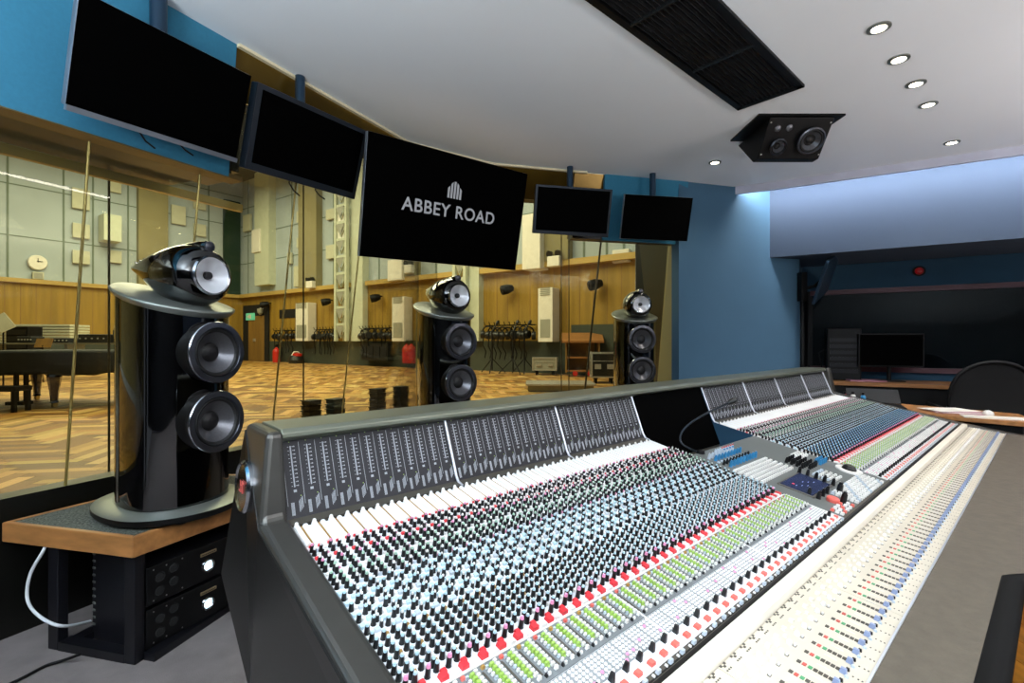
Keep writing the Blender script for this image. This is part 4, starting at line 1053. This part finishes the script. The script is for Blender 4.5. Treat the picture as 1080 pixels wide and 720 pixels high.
# silver seams, bending onto the surface
for t in SE[1:-1]+[TR-.006]:
    mb = MB(); mb.tube([Mt(t,.004,.002),Mt(t,mlen*.9,.003),Mt(t,mlen*1.0,.008),S(t,.012,.004),S(t,.028,.002)], .004, 8); mb.build('meter_seam','seam_silver',con)
for i in secs:
    a, b = SE[i], SE[i+1]
    mb = MB(); mb.box((S((a+b)/2,.013,.001)), (b-a,.028,.006), AXS); mb.build('kick_plate','plate',con)
    mb = MB(); mb.box(S((a+b)/2,.388,-.01), (b-a-.001,.722,.02), AXS); mb.build('channel_panel','chan_face',con)
    mb = MB(); mb.box(S((a+b)/2,.606,.0005), (b-a-.002,.086,.003), AXS); mb.build('routing_panel','grey_face',con)
    mb = MB(); mb.box(S((a+b)/2,.6745,.0003), (b-a-.002,.050,.003), AXS); mb.build('button_panel','mid_face',con)
    mb = MB(); mb.box(S((a+b)/2,.5635,.002), (b-a,.002,.004), AXS); mb.box(S(b-.002,.656,.002), (.003,.186,.004), AXS); mb.build('divider_strip','white_key',con)
    mb = MB(); mb.box(S((a+b)/2,.742,.0015), (b-a,.013,.006), AXS); mb.build('display_strip','mark_dark',con)
# centre: recessed screen with its housing sides
a, b = SE[3], SE[4]
top = Vector((0,1.27,1.040)); bot = Vector((0,1.27-.073*1.66,1.041-.19*1.66)); dv = bot-top; L_ = dv.length; CU = -dv.normalized(); CN = Vector((0,-CU.z,CU.y))
AXC = (TN, CU, CN)
cpos = lambda t, v, h=0: Vector((t, top.y, top.z))-CU*v+CN*h
mb = MB(); mb.box(cpos((a+b)/2, L_/2, -.02), (b-a,L_,.03), AXC); mb.build('screen_housing','plate',con)
mb = MB(); mb.box(cpos((a+b)/2+.0, L_/2-.006, .0), (b-a-.036,L_-.030,.012), AXC); mb.build('console_screen','screen',con,bevel=.003)
for t, mm in ((a+.003,'plate'),(b-.003,'teal_dark')):
    mb = MB(); mb.prism([(1.272,1.045),(1.199,.853),(.997,.813),(.997,.70),(1.16,.70)], t-.003, t+.003); mb.build('housing_side',mm,con)
# centre panel
mb = MB(); mb.box(S((a+b)/2,.475,-.009), (b-a-.002,.546,.02), AXS); mb.build('center_panel','center_face',con)
mb = MB(); mb.bb(a,b,.992,.999,.70,.806); mb.build('well_front','plate',con)
# the lower flat surface
for i in range(8):
    a, b = SE[i], SE[i+1]
    mb = MB(); mb.box(S2((a+b)/2,.1365,-.01), (b-a-.0015,.178,.02), AXS2); mb.build('fader_panel','fader_face',con)
mb = MB(); mb.prism([(.438,.700),(.433,.7115),(.426,.713),(.405,.7105),(.403,.69),(.405,.67),(.438,.67)], TL, TR); mb.build('padded_strip','pad_white',con)
mb = MB(); mb.prism([(.452,.668),(.452,.706),(.440,.703),(.440,.668)], TL, TR); mb.build('dark_slot','black',con)
# leather armrest with a step outward further along
mb = MB()
pl = [(TL-.06,.2225),(TR+.05,.2225),(TR+.05,-.12),(2.6,-.10),(2.05,-.02),(1.86,.035),(1.79,.088),(TL-.06,.095)]
mb.slab([(p[0],p[1]) for p in pl][::-1], .632, .672); mb.build('leather_armrest','leather',con,bevel=.010,seg=3)
mb = MB(); path = [(TL-.06,.090),(1.77,.082),(1.85,.030),(2.04,-.027),(2.6,-.108),(TR+.05,-.128)]
mb.tube([(p[0],p[1],.646) for p in path], .030, 12); mb.build('armrest_edge','leather_black',con)
mb = MB(); mb.box(S2((TL+TR)/2,.227,.0), (TR-TL,.004,.006), AXS2); mb.build('armrest_trim','seam_silver',con)

# ---- knobs, keys and faders
def tmpl_knob(r0, h0, r1, h1, n=8):
    vs = []; fs = []; ms = []
    rad = [(r0*1.15,0),(r0,h0*.2),(r0*.85,h0),(r1,h0),(r1*.8,h1)]
    for rr, h in rad:
        for i in range(n): vs.append((rr*math.cos(2*math.pi*i/n), rr*math.sin(2*math.pi*i/n), h))
    for k in range(4):
        for i in range(n):
            j = (i+1) % n; fs.append((k*n+i,k*n+j,(k+1)*n+j,(k+1)*n+i)); ms.append(0 if k < 3 else 1)
    fs.append(tuple(4*n+i for i in range(n))); ms.append(1)
    b_ = len(vs); vs += [(-.0008,r1*.2,h1+.0005),(.0008,r1*.2,h1+.0005),(.0008,r1*.8,h1+.0003),(-.0008,r1*.8,h1+.0003)]; fs.append((b_,b_+1,b_+2,b_+3)); ms.append(2)
    return vs, fs, ms
def tmpl_box(w_, l, h, t=.8):
    vs = [(-w_/2,-l/2,0),(w_/2,-l/2,0),(w_/2,l/2,0),(-w_/2,l/2,0)]+[(x*w_/2*t,y*l/2*t,h) for x,y in ((-1,-1),(1,-1),(1,1),(-1,1))]
    return vs, [(4,5,6,7),(0,1,5,4),(1,2,6,5),(2,3,7,6),(3,0,4,7)], [0]*5
def tmpl_dome(rr, h, n=8):
    vs = []; fs = []
    for q, z in ((1,0),(.95,h*.5),(.6,h)):
        for i in range(n): vs.append((rr*q*math.cos(2*math.pi*i/n), rr*q*math.sin(2*math.pi*i/n), z))
    for k in range(2):
        for i in range(n): fs.append((k*n+i,k*n+(i+1)%n,(k+1)*n+(i+1)%n,(k+1)*n+i))
    fs.append(tuple(2*n+i for i in range(n))); return vs, fs, [0]*len(fs)
def tmpl_bar(w_, l, h):
    n = 5; vs = []
    for y in (-l/2, l/2):
        for i in range(n+1):
            a_ = math.pi*i/n; vs.append((-w_/2*math.cos(a_), y, h*math.sin(a_)))
    fs = [(i,i+1,n+2+i,n+1+i) for i in range(n)]+[tuple(range(n+1)), tuple(reversed(range(n+1,2*n+2)))]
    return vs, fs, [0]*len(fs)
TM = {'knob': tmpl_knob(.0048,.0150,.0033,.0190), 'knob_tall': tmpl_knob(.0048,.018,.0040,.024), 'key': tmpl_box(.0070,.0060,.0050), 'key_slim': tmpl_box(.0060,.0042,.0050),
      'square': tmpl_box(.0125,.011,.0060,.88), 'dome': tmpl_dome(.0036,.0045), 'bar': tmpl_bar(.0135,.086,.0075), 'blade': tmpl_box(.0065,.010,.016,.7),
      'fader': tmpl_box(.0085,.012,.010,.75), 'thick_bar': tmpl_box(.0036,.006,.004), 'slot': tmpl_box(.0040,.060,.0012), 'label': tmpl_box(.0040,.0028,.0004,1), 'amber': tmpl_bar(.0028,.080,.004)}
items = {}      # kind -> list of (template, mats, pos, axes, scale)
def put(kind, tm, mats, pos, ax=AXS, sc_=1.0): items.setdefault(kind, []).append((tm, mats, pos, ax, sc_))
K = 'rotary_knob'; B = 'push_button'
def knob(t, s, cap, tall=False, sc_=1): put(K, 'knob_tall' if tall else 'knob', ('black_knob', cap, 'white_key'), S(t,s,0), AXS, sc_)
def channel(t0, cw, ci, far=False):
    x1, x2, x3, x4 = t0+cw*.16, t0+cw*.38, t0+cw*.62, t0+cw*.86
    # white rolls at the top of the strip
    put('white_roll','bar',('white_key',), S(t0+cw*.24,.074,.0005)); put('white_roll','bar',('pale_key',), S(t0+cw*.70,.078,.0005))
    put('amber_strip','amber',('amber',), S(t0+cw*.47,.076,.0005)); put(B,'dome',('white_key',), S(t0+cw*.24,.032,.006), AXS, 1.3)
    put(B,'key_slim',('red_key',), S(t0+cw*.24,.122)); put(B,'key_slim',('red_key' ,), S(t0+cw*.70,.124))
    # zone A
    rnd = random.Random(11)
    for k in range(10):
        s = .137+k*.0150
        a_ = ['pink_cap','white_key','red_key','white_key','pink_cap','green_cap','white_key','green_cap','green_cap','white_key'][k]
        if k in (2, 6): 
            put(B,'square',('red_key' if k==2 else 'white_key',), S(x1+.002,s), AXS, .75)
            knob(x3, s, 'white_key')
        else:
            knob(x1+.001, s, a_); knob(x3, s+.0055, 'white_key' if k < 5 else 'green_cap')
        put(B,'key',('white_key' if k % 3 else 'grey_key',), S(x2+.001, s+.004)); put(B,'key',('white_key',), S(x4, s-.001))
        if k % 4 == 1: put(B,'key_slim',('pink_cap',), S(x4, s+.006))
    # zone B : light blue blocks and knobs
    for k in range(8):
        s = .292+k*.0162
        blk = (k % 2 == 0)
        if blk: put(B,'square',('blue_cap',), S(x1,s,0), AXS, .9); knob(x3, s+.003, 'blue_cap')
        else: knob(x1, s, 'blue_cap'); put(B,'square',('blue_cap' if k%4==1 else 'grey_key',), S(x3,s+.003), AXS, .85)
        put(B,'key',('white_key',), S(x2,s+.002)); knob(x4, s-.002, 'white_key', sc_=.8)
    # zone C
    for k in range(7):
        s = .424+k*.0155
        knob(x1, s, 'blue_cap'); knob(x3, s+.006, 'blue_deep' if far else 'blue_cap'); put(B,'key',('white_key',), S(x2,s+.003)); put(B,'key',('white_key' if k%3 else 'amber',), S(x4,s+.001))
    knob(x1, .536, 'pink_cap', True); knob(x3, .533, 'blue_cap')
    put(B,'square',('red_key',), S(x3+.002,.5505), AXS, 1.2); put(B,'square',('white_key',), S(x1,.553), AXS, 1.15); put(B,'square',('red_key',), S(x4-.001,.541), AXS, .8)
    # zone D
    put('fader_slot','slot',('mark_dark',), S(x1-.002,.606,.002)); put('fader_slot','slot',('green_key',), S(x3+.0015,.600,.002), AXS, 1.0)
    put(B,'key',('coral_key' if not ci%2 else 'amber',), S(x1+.003,.571,.002))
    for k in range(9):
        s = .572+k*.0082
        put(B,'key_slim',('white_key' ,), S(x4-.001,s,.002), AXS, 1.25); 
        if k < 7: put(B,'key_slim',('green_key' ,), S(x3,s+.003,.002), AXS, 1.35)
        put(B,'key_slim',('white_key' if k%3 else 'grey_key',), S(x2,s+.002,.002))
    put('fader_cap','fader',('black_knob',), S(x1+.001,.640,.002), AXS, .5)
    # zone E
    for k in range(6):
        for x in (x1,x2,x3,x4): put(B,'dome',('white_key' if (k*5+int(x*9990))%23 else 'pink_cap',), S(x, .655+k*.0078))
    put('trim_handle','blade',('black_knob',), S(x2,.705), AXS, 1.05); put(B,'dome',('white_key',), S(x4,.705))
    put(B,'square',('coral_key',), S(x3+.002,.722), AXS, 1.05); put(B,'square',('white_key',), S(x1+.001,.722), AXS, 1.0)
    put(B,'key_slim',('grey_key',), S(x2,.742,.004), AXS, 1.6); put('strip_peg','thick_bar',('white_key',), S(t0+.001,.742,.004))
def fader_channel(t0, cw, center=False):
    for k in range(3):
        put('channel_label','label',('mark_dark',), S2(t0+cw*(.15+.16*k),.050+.004*(k%2),.0002), AXS2, 1.5)
        put('channel_label','label',('mark_dark',), S2(t0+cw*(.15+.16*k),.062,.0002), AXS2, 1.0)
    put(B,'square',('pad_white',), S2(t0+cw*.3,.080), AXS2, .8); put(B,'square',('pad_white',), S2(t0+cw*.75,.090), AXS2, .6)
    put(B,'dome',('white_key',), S2(t0+cw*.4,.1026), AXS2, 1.6)
    put('channel_label','label',('mark_dark',), S2(t0+cw*.42,.112,.0001), AXS2, 2.0); put(B,'key_slim',('white_key',), S2(t0+cw*.42,.112), AXS2, .9)
    for s, c in ((.132,'mark_dark'),(.141,'lab_red'),(.1505,'lab_green'),(.159,'mark_dark'),(.167,'mark_dark'),(.175,'mark_dark'),(.183,'mark_dark')):
        put('channel_label','label',(c,), S2(t0+cw*.45,s,.0002), AXS2, 2.3)
    put('fader_cap','fader',('fader_blue',), S2(t0+cw*.35,.192), AXS2, .95); put('fader_cap','fader',('black_knob',), S2(t0+cw*.68,.1955), AXS2, .55); put(B,'dome',('grey_key',), S2(t0+cw*.15,.199), AXS2, 1)
    for s in (.206,.214,.220): put('channel_label','label',('mark_dark',), S2(t0+cw*.45,s,.0001), AXS2, .9)
    put('channel_label','slot',('seam_silver',), S2(t0+.0005,.165,.0), AXS2, .9 if False else .35)
ci = 0
for i in range(8):
    a, b = SE[i], SE[i+1]; nch = 12 if i != 3 else 15; cw = (b-a-.002)/nch
    for c in range(nch):
        if i != 3: channel(a+.001+cw*c, cw, ci, i > 3)
        fader_channel(a+.001+cw*c, cw); ci += 1
# centre panel contents
a, b = SE[3], SE[4]; w_ = b-a
for k in range(9):
    put(K,'knob',('grey_key','red_key' if k > 2 else 'grey_key','white_key'), S(a+.15+k*.020,.244), AXS, 1.1)
    put(K,'knob',('grey_key','blue_deep' if k > 4 else 'grey_key','white_key'), S(a+.06+k*.026,.262), AXS, 1.3)
    put(K,'knob',('blue_deep','blue_deep','white_key'), S(a+.07+k*.028,.284), AXS, 1.3)
    put(K,'knob',('black_knob','black_knob','white_key'), S(a+.06+k*.028,.322), AXS, 1.2)
    put(K,'knob',('blue_deep','blue_deep','white_key'), S(a+.07+k*.029,.345), AXS, 1.45)
    put(B,'square',('grey_key',), S(a+.06+k*.028,.303), AXS, .9)
for r_i in range(6):
    for k in range(17): put(B,'key',('white_key',), S(a+.03+k*.0185,.378+r_i*.020), AXS, 1.9)
for r_i in range(5):
    for k in range(5):
        if (r_i, k) not in ((0,4),(4,0)): put(K,'knob',('black_knob','black_knob','white_key'), S(a+.385+k*.024,.438+r_i*.020), AXS, 1.35)
for r_i in range(2):
    for k in range(4): put(K,'knob',('blue_deep','blue_deep','white_key'), S(b-.115+k*.024,.505+r_i*.018), AXS, 1.25)
for r_i in range(3):
    for k in range(4): put(B,'key',('white_key',), S(b-.13+k*.026,.418+r_i*.016), AXS, 2.2)
lc = a+.185
mb = MB(); mb.box(S(lc,.572,.003), (.215,.125,.006), AXS); bz = mb.build('display_bezel','plate',con,bevel=.003)
mb = MB(); mb.box(S(lc,.572,.0062), (.200,.108,.003), AXS); mb.build('color_display','lcd',bz)
mb = MB(); mb.box(S(lc-.055,.548,.0082), (.012,.008,.001), AXS); [mb.box(S(lc-.06+.022*k,.560+.012*(k%3),.0082), (.012,.002,.001), AXS, 1) for k in range(6)]; mb.build('display_graphics',['red_key','fader_blue'],bz)
for k in range(5):
    put(K,'knob',('black_knob','black_knob','white_key'), S(lc+.122,.512+k*.029), AXS, 1.5); put(K,'knob',('black_knob','black_knob','white_key'), S(lc-.09,.520+k*.03) if k > 2 else S(lc-.09+k*.045,.641), AXS, 1.5)
# trackball
tbp = S(b-.052,.612,.001)
mb = MB(); mb.lathe([(.050,0),(.049,.006),(.030,.007),(.028,.0)], tbp, NN, 36); mb.build('trackball_ring','white_key',con)
mb = MB(); mb.lathe([(.027,.002),(.026,.012),(.018,.022),(.001,.027)], tbp, NN, 24); mb.build('trackball','black_knob',con)
for r_i in range(5):
    for k in range(5): put(B,'key',('white_key' if (r_i*k)%5 else 'grey_key',), S(a+.345+k*.024,.552+r_i*.0165), AXS, 1.8)
for r_i in range(6):
    for k in range(15): put(B,'key',('white_key' if (r_i+k)%6 else 'grey_key',), S(a+.205+k*.026,.655+r_i*.0145), AXS, 2.0)
for r_i in range(3):
    for k in range(5): put(B,'key',('white_key' if (r_i+k)%3 else 'coral_key',), S(a+.03+k*.030,.700+r_i*.014), AXS, 1.8)
for t_, s_ in ((a+.245,.664),(a+.15,.700)): put(K,'knob',('black_knob','black_knob','white_key'), S(t_,s_), AXS, 2.2)
mb = MB(); mb.lathe([(.020,0),(.020,.012),(.017,.015),(.001,.015)], S(a+.125,.676,.0), NN, 24); mb.build('transport_wheel','coral_key',con)
mb = MB(); mb.box(S((a+b)/2,.742,.0015), (b-a,.013,.006), AXS); mb.build('display_strip','mark_dark',con)

R4 = Matrix.Rotation(A1, 4, 'Z')
for kind, lst in items.items():
    def key(it):
        p = R4 @ it[2]
        if p.y < .05: return 99
        x = 540+F*p.x/p.y; y = 360-F*(p.z-H)/p.y
        return p.y if (0 <= x <= 1080 and 0 <= y <= 722) else 50+p.y
    idx = sorted(range(len(lst)), key=lambda i: key(lst[i]))
    cache = {}
    for i in idx[:100]:
        tm, ms, pos, ax, s_ = lst[i]
        if (tm, ms) not in cache:
            vs, fs, mi = TM[tm]; mb = MB(); mb.add(vs, fs, [0]*len(fs)); mb.m = list(mi); cache[(tm,ms)] = mb.build(kind, list(ms), con); o = cache[(tm,ms)]
        else: o = cache[(tm,ms)].copy(); COL.objects.link(o)
        Rm = Matrix((ax[0], ax[1], ax[2])).transposed().to_4x4(); o.matrix_basis = Matrix.Translation(pos) @ Rm @ Matrix.Scale(s_, 4)
    rest = idx[100:]
    if rest:
        names = []; VS = []; FS = []; MI = []; nb = 0
        for i in rest:
            tm, ms, pos, ax, s_ = lst[i]; vs, fs, mi = TM[tm]
            A = np.array([list(ax[0]), list(ax[1]), list(ax[2])]); VS.append(np.array(vs)*s_ @ A + np.array(pos))
            for m_ in ms:
                if m_ not in names: names.append(m_)
            for f_, k_ in zip(fs, mi): FS.append(tuple(nb+q for q in f_)); MI.append(names.index(ms[k_]))
            nb += len(vs)
        me = bpy.data.meshes.new(kind+'s'); me.from_pydata(np.concatenate(VS).tolist(), [], FS)
        for n_ in names: me.materials.append(MATS[n_])
        me.polygons.foreach_set('material_index', MI)
        o = bpy.data.objects.new(kind+'s', me); COL.objects.link(o); o.parent = con; o['kind'] = 'stuff'
# gooseneck on the console
def cpx(px, py, t):  # point on the vertical plane t = const of the console
    d = ray(px, py); tt = .7468*d.x+.665*d.y; k = t/tt; return d*k+Vector((0,0,H))
base = R4 @ S(1.925,.212,0); g = [base, cpx(719.5,468,1.93), cpx(718.5,457,1.94), cpx(727,447,1.97), cpx(740,438.5,2.01), cpx(756,430.5,2.06), cpx(768,425,2.10)]
gr = thing('gooseneck_microphone', 'thin black gooseneck talkback microphone curving over the console screen', 'microphone', base)
mb = MB(); mb.tube(curve_pts(g), .0045, 8); mb.build('gooseneck','bezel',gr,world=True)
mb = MB(); mb.tube([g[-1], g[-1]+(g[-1]-g[-2])*.4, g[-1]+(g[-1]-g[-2])*.75], [.008,.013,.009], 12); mb.build('microphone_head','case_black',gr,world=True)
mb = MB(); mb.lathe([(.018,0),(.016,.012),(.006,.016)], base, (0,0,1), 16); mb.build('base','black',gr,world=True)

# ================================================================= RIGHT END OF THE ROOM
# counter under the recessed window and a desk behind the console
ctr = V2(W0,0)+Rr*1.6-Rrn*.35
r = thing('back_counter', 'wooden counter under the dark window behind the console', 'counter', (ctr.x, ctr.y, 0), math.atan2(Rr.y, Rr.x))
mb = MB(); mb.bb(-1.5,2.4,-.33,.3,.80,.84); mb.build('countertop','wood',r,bevel=.004); mb = MB(); mb.bb(-1.45,2.35,-.28,.3,0,.80); mb.build('cabinet_body','black',r)
d0 = C1(4.62, .55)
r = thing('side_desk', 'wooden desk wing past the far end of the console', 'desk', (d0.x, d0.y, 0), A1)
mb = MB(); mb.slab([(-.02,-.50),(.50,-.36),(.62,.62),(-.02,.72)], .715, .745); mb.build('desktop','wood',r,bevel=.004)
mb = MB(); mb.bb(.03,.07,-.40,.60,0,.715); mb.bb(.44,.48,-.28,.55,0,.715); mb.build('desk_leg','black',r)
dz = .745
def ond(t, q, z=dz): return C1(4.62+t, .55+q, z)
# laptop like dark sloped lid
r = thing('laptop', 'open black laptop seen from the side at the console end', 'laptop', ond(.16,.42), A1+.3)
mb = MB(); mb.bb(-.13,.13,-.18,.18,.0,.018); mb.build('keyboard_base','black',r,bevel=.003)
mb = MB(); mb.box((.22,0,.07),(.008,.36,.20),(Vector((.5,0,-.866)),Vector((0,1,0)),Vector((.866,0,.5)))); mb.build('lid','black',r,bevel=.003)
r = thing('paper_stack', 'white script papers on the desk past the console', 'paper', ond(.25,-.05), A1+.4)
for k in range(4):
    mb = MB(); a_ = k*.15; mb.box((.01*k,.012*k,.003+.004*k),(.21,.297,.003),(Vector((math.cos(a_),math.sin(a_),0)),Vector((-math.sin(a_),math.cos(a_),0)),Vector((0,0,1)))); mb.build('sheet','paper' if k%2 else 'pink_paper',r)
r = thing('computer_mouse', 'white rounded computer mouse on the desk papers', 'mouse', ond(.24,-.22,dz), A1)
mb = MB(); mb.loft([[(x*s_,y*s_,z) for x,y in outline(.2,20,.2,.2,.16,0,0)] for s_, z in ((1,0),(1.04,.012),(.85,.026),(.4,.034))], 0); mb.build('mouse_shell','white_key',r)
mb = MB(); mb.bb(.0,.03,-.001,.001,.03,.036); mb.build('mouse_seam','grey_key',r)
r = thing('pink_folder', 'pink folder lying on the counter under the dark window', 'folder', r.location+Vector((0,0,0)), A1)
r.matrix_basis = Matrix.Translation(V2(W0,.84)+Rr*.55-Rrn*.42) @ Matrix.Rotation(-.3,4,'Z')
mb = MB(); mb.bb(-.17,.17,-.12,.12,.0,.012); mb.build('folder_cover','pink_paper',r)
r = thing('long_papers', 'narrow strip of white papers along the desk edge', 'paper', ond(.10,-.33), A1+1.9)
mb = MB(); mb.bb(-.30,.24,-.05,.05,.0,.01); mb.build('sheet','paper',r)
for i, (t, q, m_, lab) in enumerate(((.03,.60,'red_key','red pen bottle at the console corner'),(.06,.55,'white_key','white bottle at the console corner'),(.05,.48,'blue_deep','blue bottle at the console corner'))):
    r = thing('pen_bottle', lab, 'bottle', ond(t,q), 0); mb = MB(); mb.lathe([(.001,0),(.018,0),(.018,.09),(.010,.10)], n=12); mb.build('bottle_body',m_,r); mb = MB(); mb.lathe([(.010,.099),(.010,.12),(.001,.12)], n=10); mb.build('cap','black',r)
# monitor in the recess
mp = pxp(925, 380, 5.0)
r = thing('computer_monitor', 'black computer monitor standing on the counter before the dark window', 'monitor', (V2(W0,.84)+Rr*.78-Rrn*.40), -.3)
mb = MB(); mb.bb(-.30,.30,-.02,.02,.16,.52); mb.build('casing','black',r,bevel=.004); mb = MB(); mb.bb(-.285,.285,-.024,-.02,.175,.505); mb.build('display','screen',r)
mb = MB(); mb.cyl((0,.03,.01),(0,.03,.3),.02,n=10); mb.bb(-.12,.12,-.06,.1,0,.012); mb.build('stand','black',r)
r = thing('tower_computer', 'dark tall equipment cabinet left of the computer monitor', 'equipment', (V2(W0,.84)+Rr*.36-Rrn*.30), -.5)
mb = MB(); mb.bb(-.16,.16,-.14,.14,0,.58); mb.build('housing','black',r,bevel=.01); mb = MB(); [mb.bb(-.13,.13,-.147,-.14,.08+k*.07,.12+k*.07) for k in range(6)]; mb.build('drive_bay','black_metal',r)
r = thing('desk_lamp', 'thin black articulated arm lamp with pale glowing head by the dark window', 'lamp', (V2(W0,.84)+Rr*.18-Rrn*.30), -.5)
mb = MB(); mb.lathe([(.06,0),(.06,.015),(.012,.02)], n=16); mb.build('base','black',r)
mb = MB(); mb.tube([(0,0,.02),(-.05,0,.3),(.22,0,.52)], .008, 6); mb.build('arm','black',r)
mb = MB(); mb.lathe([(.015,.05),(.05,0),(.001,.0)], (.24,0,.49), (.2,0,1), 14); mb.build('lamp_head','led_dim',r)
# edge-on screen on a bracket at the recess corner
sx = pxp(872, 292, 5.1)
r = thing('bracket_screen', 'flat screen seen edge-on, held by a bracket at the recess corner', 'screen', sx, 0)
dirv = (pxp(877,270,4.9)-pxp(862,314,5.1)); u_ = dirv.normalized(); v_ = Vector((.62,.78,0)).normalized(); v_ = (v_-u_*v_.dot(u_)).normalized(); w3_ = u_.cross(v_)
mb = MB(); mb.box((0,0,0), (.46,.60,.028), (u_, v_, w3_)); mb.build('casing','pole',r,bevel=.006)
mb = MB(); mb.box(w3_*.0155, (.43,.57,.002), (u_, v_, w3_)); mb.build('display','screen',r)
mb = MB(); mb.tube([(-.02,0,0),(-.14,-.02,-.10),(-.22,.02,-.12)], .018, 8); mb.box((-.24,.03,-.1),(.06,.08,.3)); mb.build('bracket','black',r)
mb = MB(); mb.cyl((-.24,.03,-.24),(-.24,.03,-sx.z+.02),.02,n=10); mb.build('post','black',r)
# red round warning lamp
d = ray(969,286); o = W0; kx = ((o.x*Rrn.x+o.y*Rrn.y))/(d.x*Rrn.x+d.y*Rrn.y); p = d*kx+Vector((0,0,H))
r = thing('warning_lamp', 'small round red warning lamp above the dark window', 'lamp', p-Rrn*.004, math.atan2(-Rrn.y,-Rrn.x))
mb = MB(); mb.lathe([(.058,0),(.058,.02),(.042,.024)], (0,0,0), (1,0,0), 24); mb.build('housing','black',r); mb = MB(); mb.lathe([(.040,.02),(.036,.035),(.02,.045),(.001,.048)], (0,0,0), (1,0,0), 24); mb.build('lens','alarm_red',r)
# office chair
cp = pxp(1046, 430, 4.15)
r = thing('office_chair', 'black mesh-back office chair at the right edge before the dark window', 'chair', (cp.x, cp.y, 0), -.35)
rings = []
mb = MB(); prof = []
for i in range(25):
    a_ = math.pi*(i/24); x = .30*math.cos(a_)*(1 if True else 1); z = .62+.48*math.sin(a_)**.55; prof.append((x, -.06*math.sin(a_), z))
prof = [(.20,.0,.52)]+prof+[(-.20,.0,.52)]
mb.tube(prof+[prof[0]], .016, 8); mb.build('back_frame','black',r)
mb = MB(); mb.add([(p_[0]*.97,p_[1]+.005,p_[2]) for p_ in prof], [tuple(range(len(prof)))]); mb.add([(p_[0]*.97,p_[1]+.012,p_[2]) for p_ in prof], [tuple(reversed(range(len(prof))))]); mb.build('back_mesh','mesh_black',r)
mb = MB(); mb.slab([(-.26,-.02),(.26,-.02),(.24,.44),(-.24,.44)], .44, .50); mb.build('seat','black',r,bevel=.02)
mb = MB(); mb.cyl((0,.2,.1),(0,.2,.44),.03,n=10); mb.build('gas_lift','black',r)
for k in range(5):
    a_ = k*2*math.pi/5; mb = MB(); mb.tube([(0,.2,.12),(.3*math.cos(a_),.2+.3*math.sin(a_),.06)], .018, 6); mb.build('base_arm','black',r)
    mb = MB(); mb.cyl((.3*math.cos(a_)-.02,.2+.3*math.sin(a_),.03),(.3*math.cos(a_)+.02,.2+.3*math.sin(a_),.03),.03,n=10); mb.build('caster','black',r)
for s_ in (-1,1): mb = MB(); mb.tube([(s_*.27,.05,.48),(s_*.31,.1,.68),(s_*.31,.34,.69)], .018, 6); mb.build('armrest','black',r)
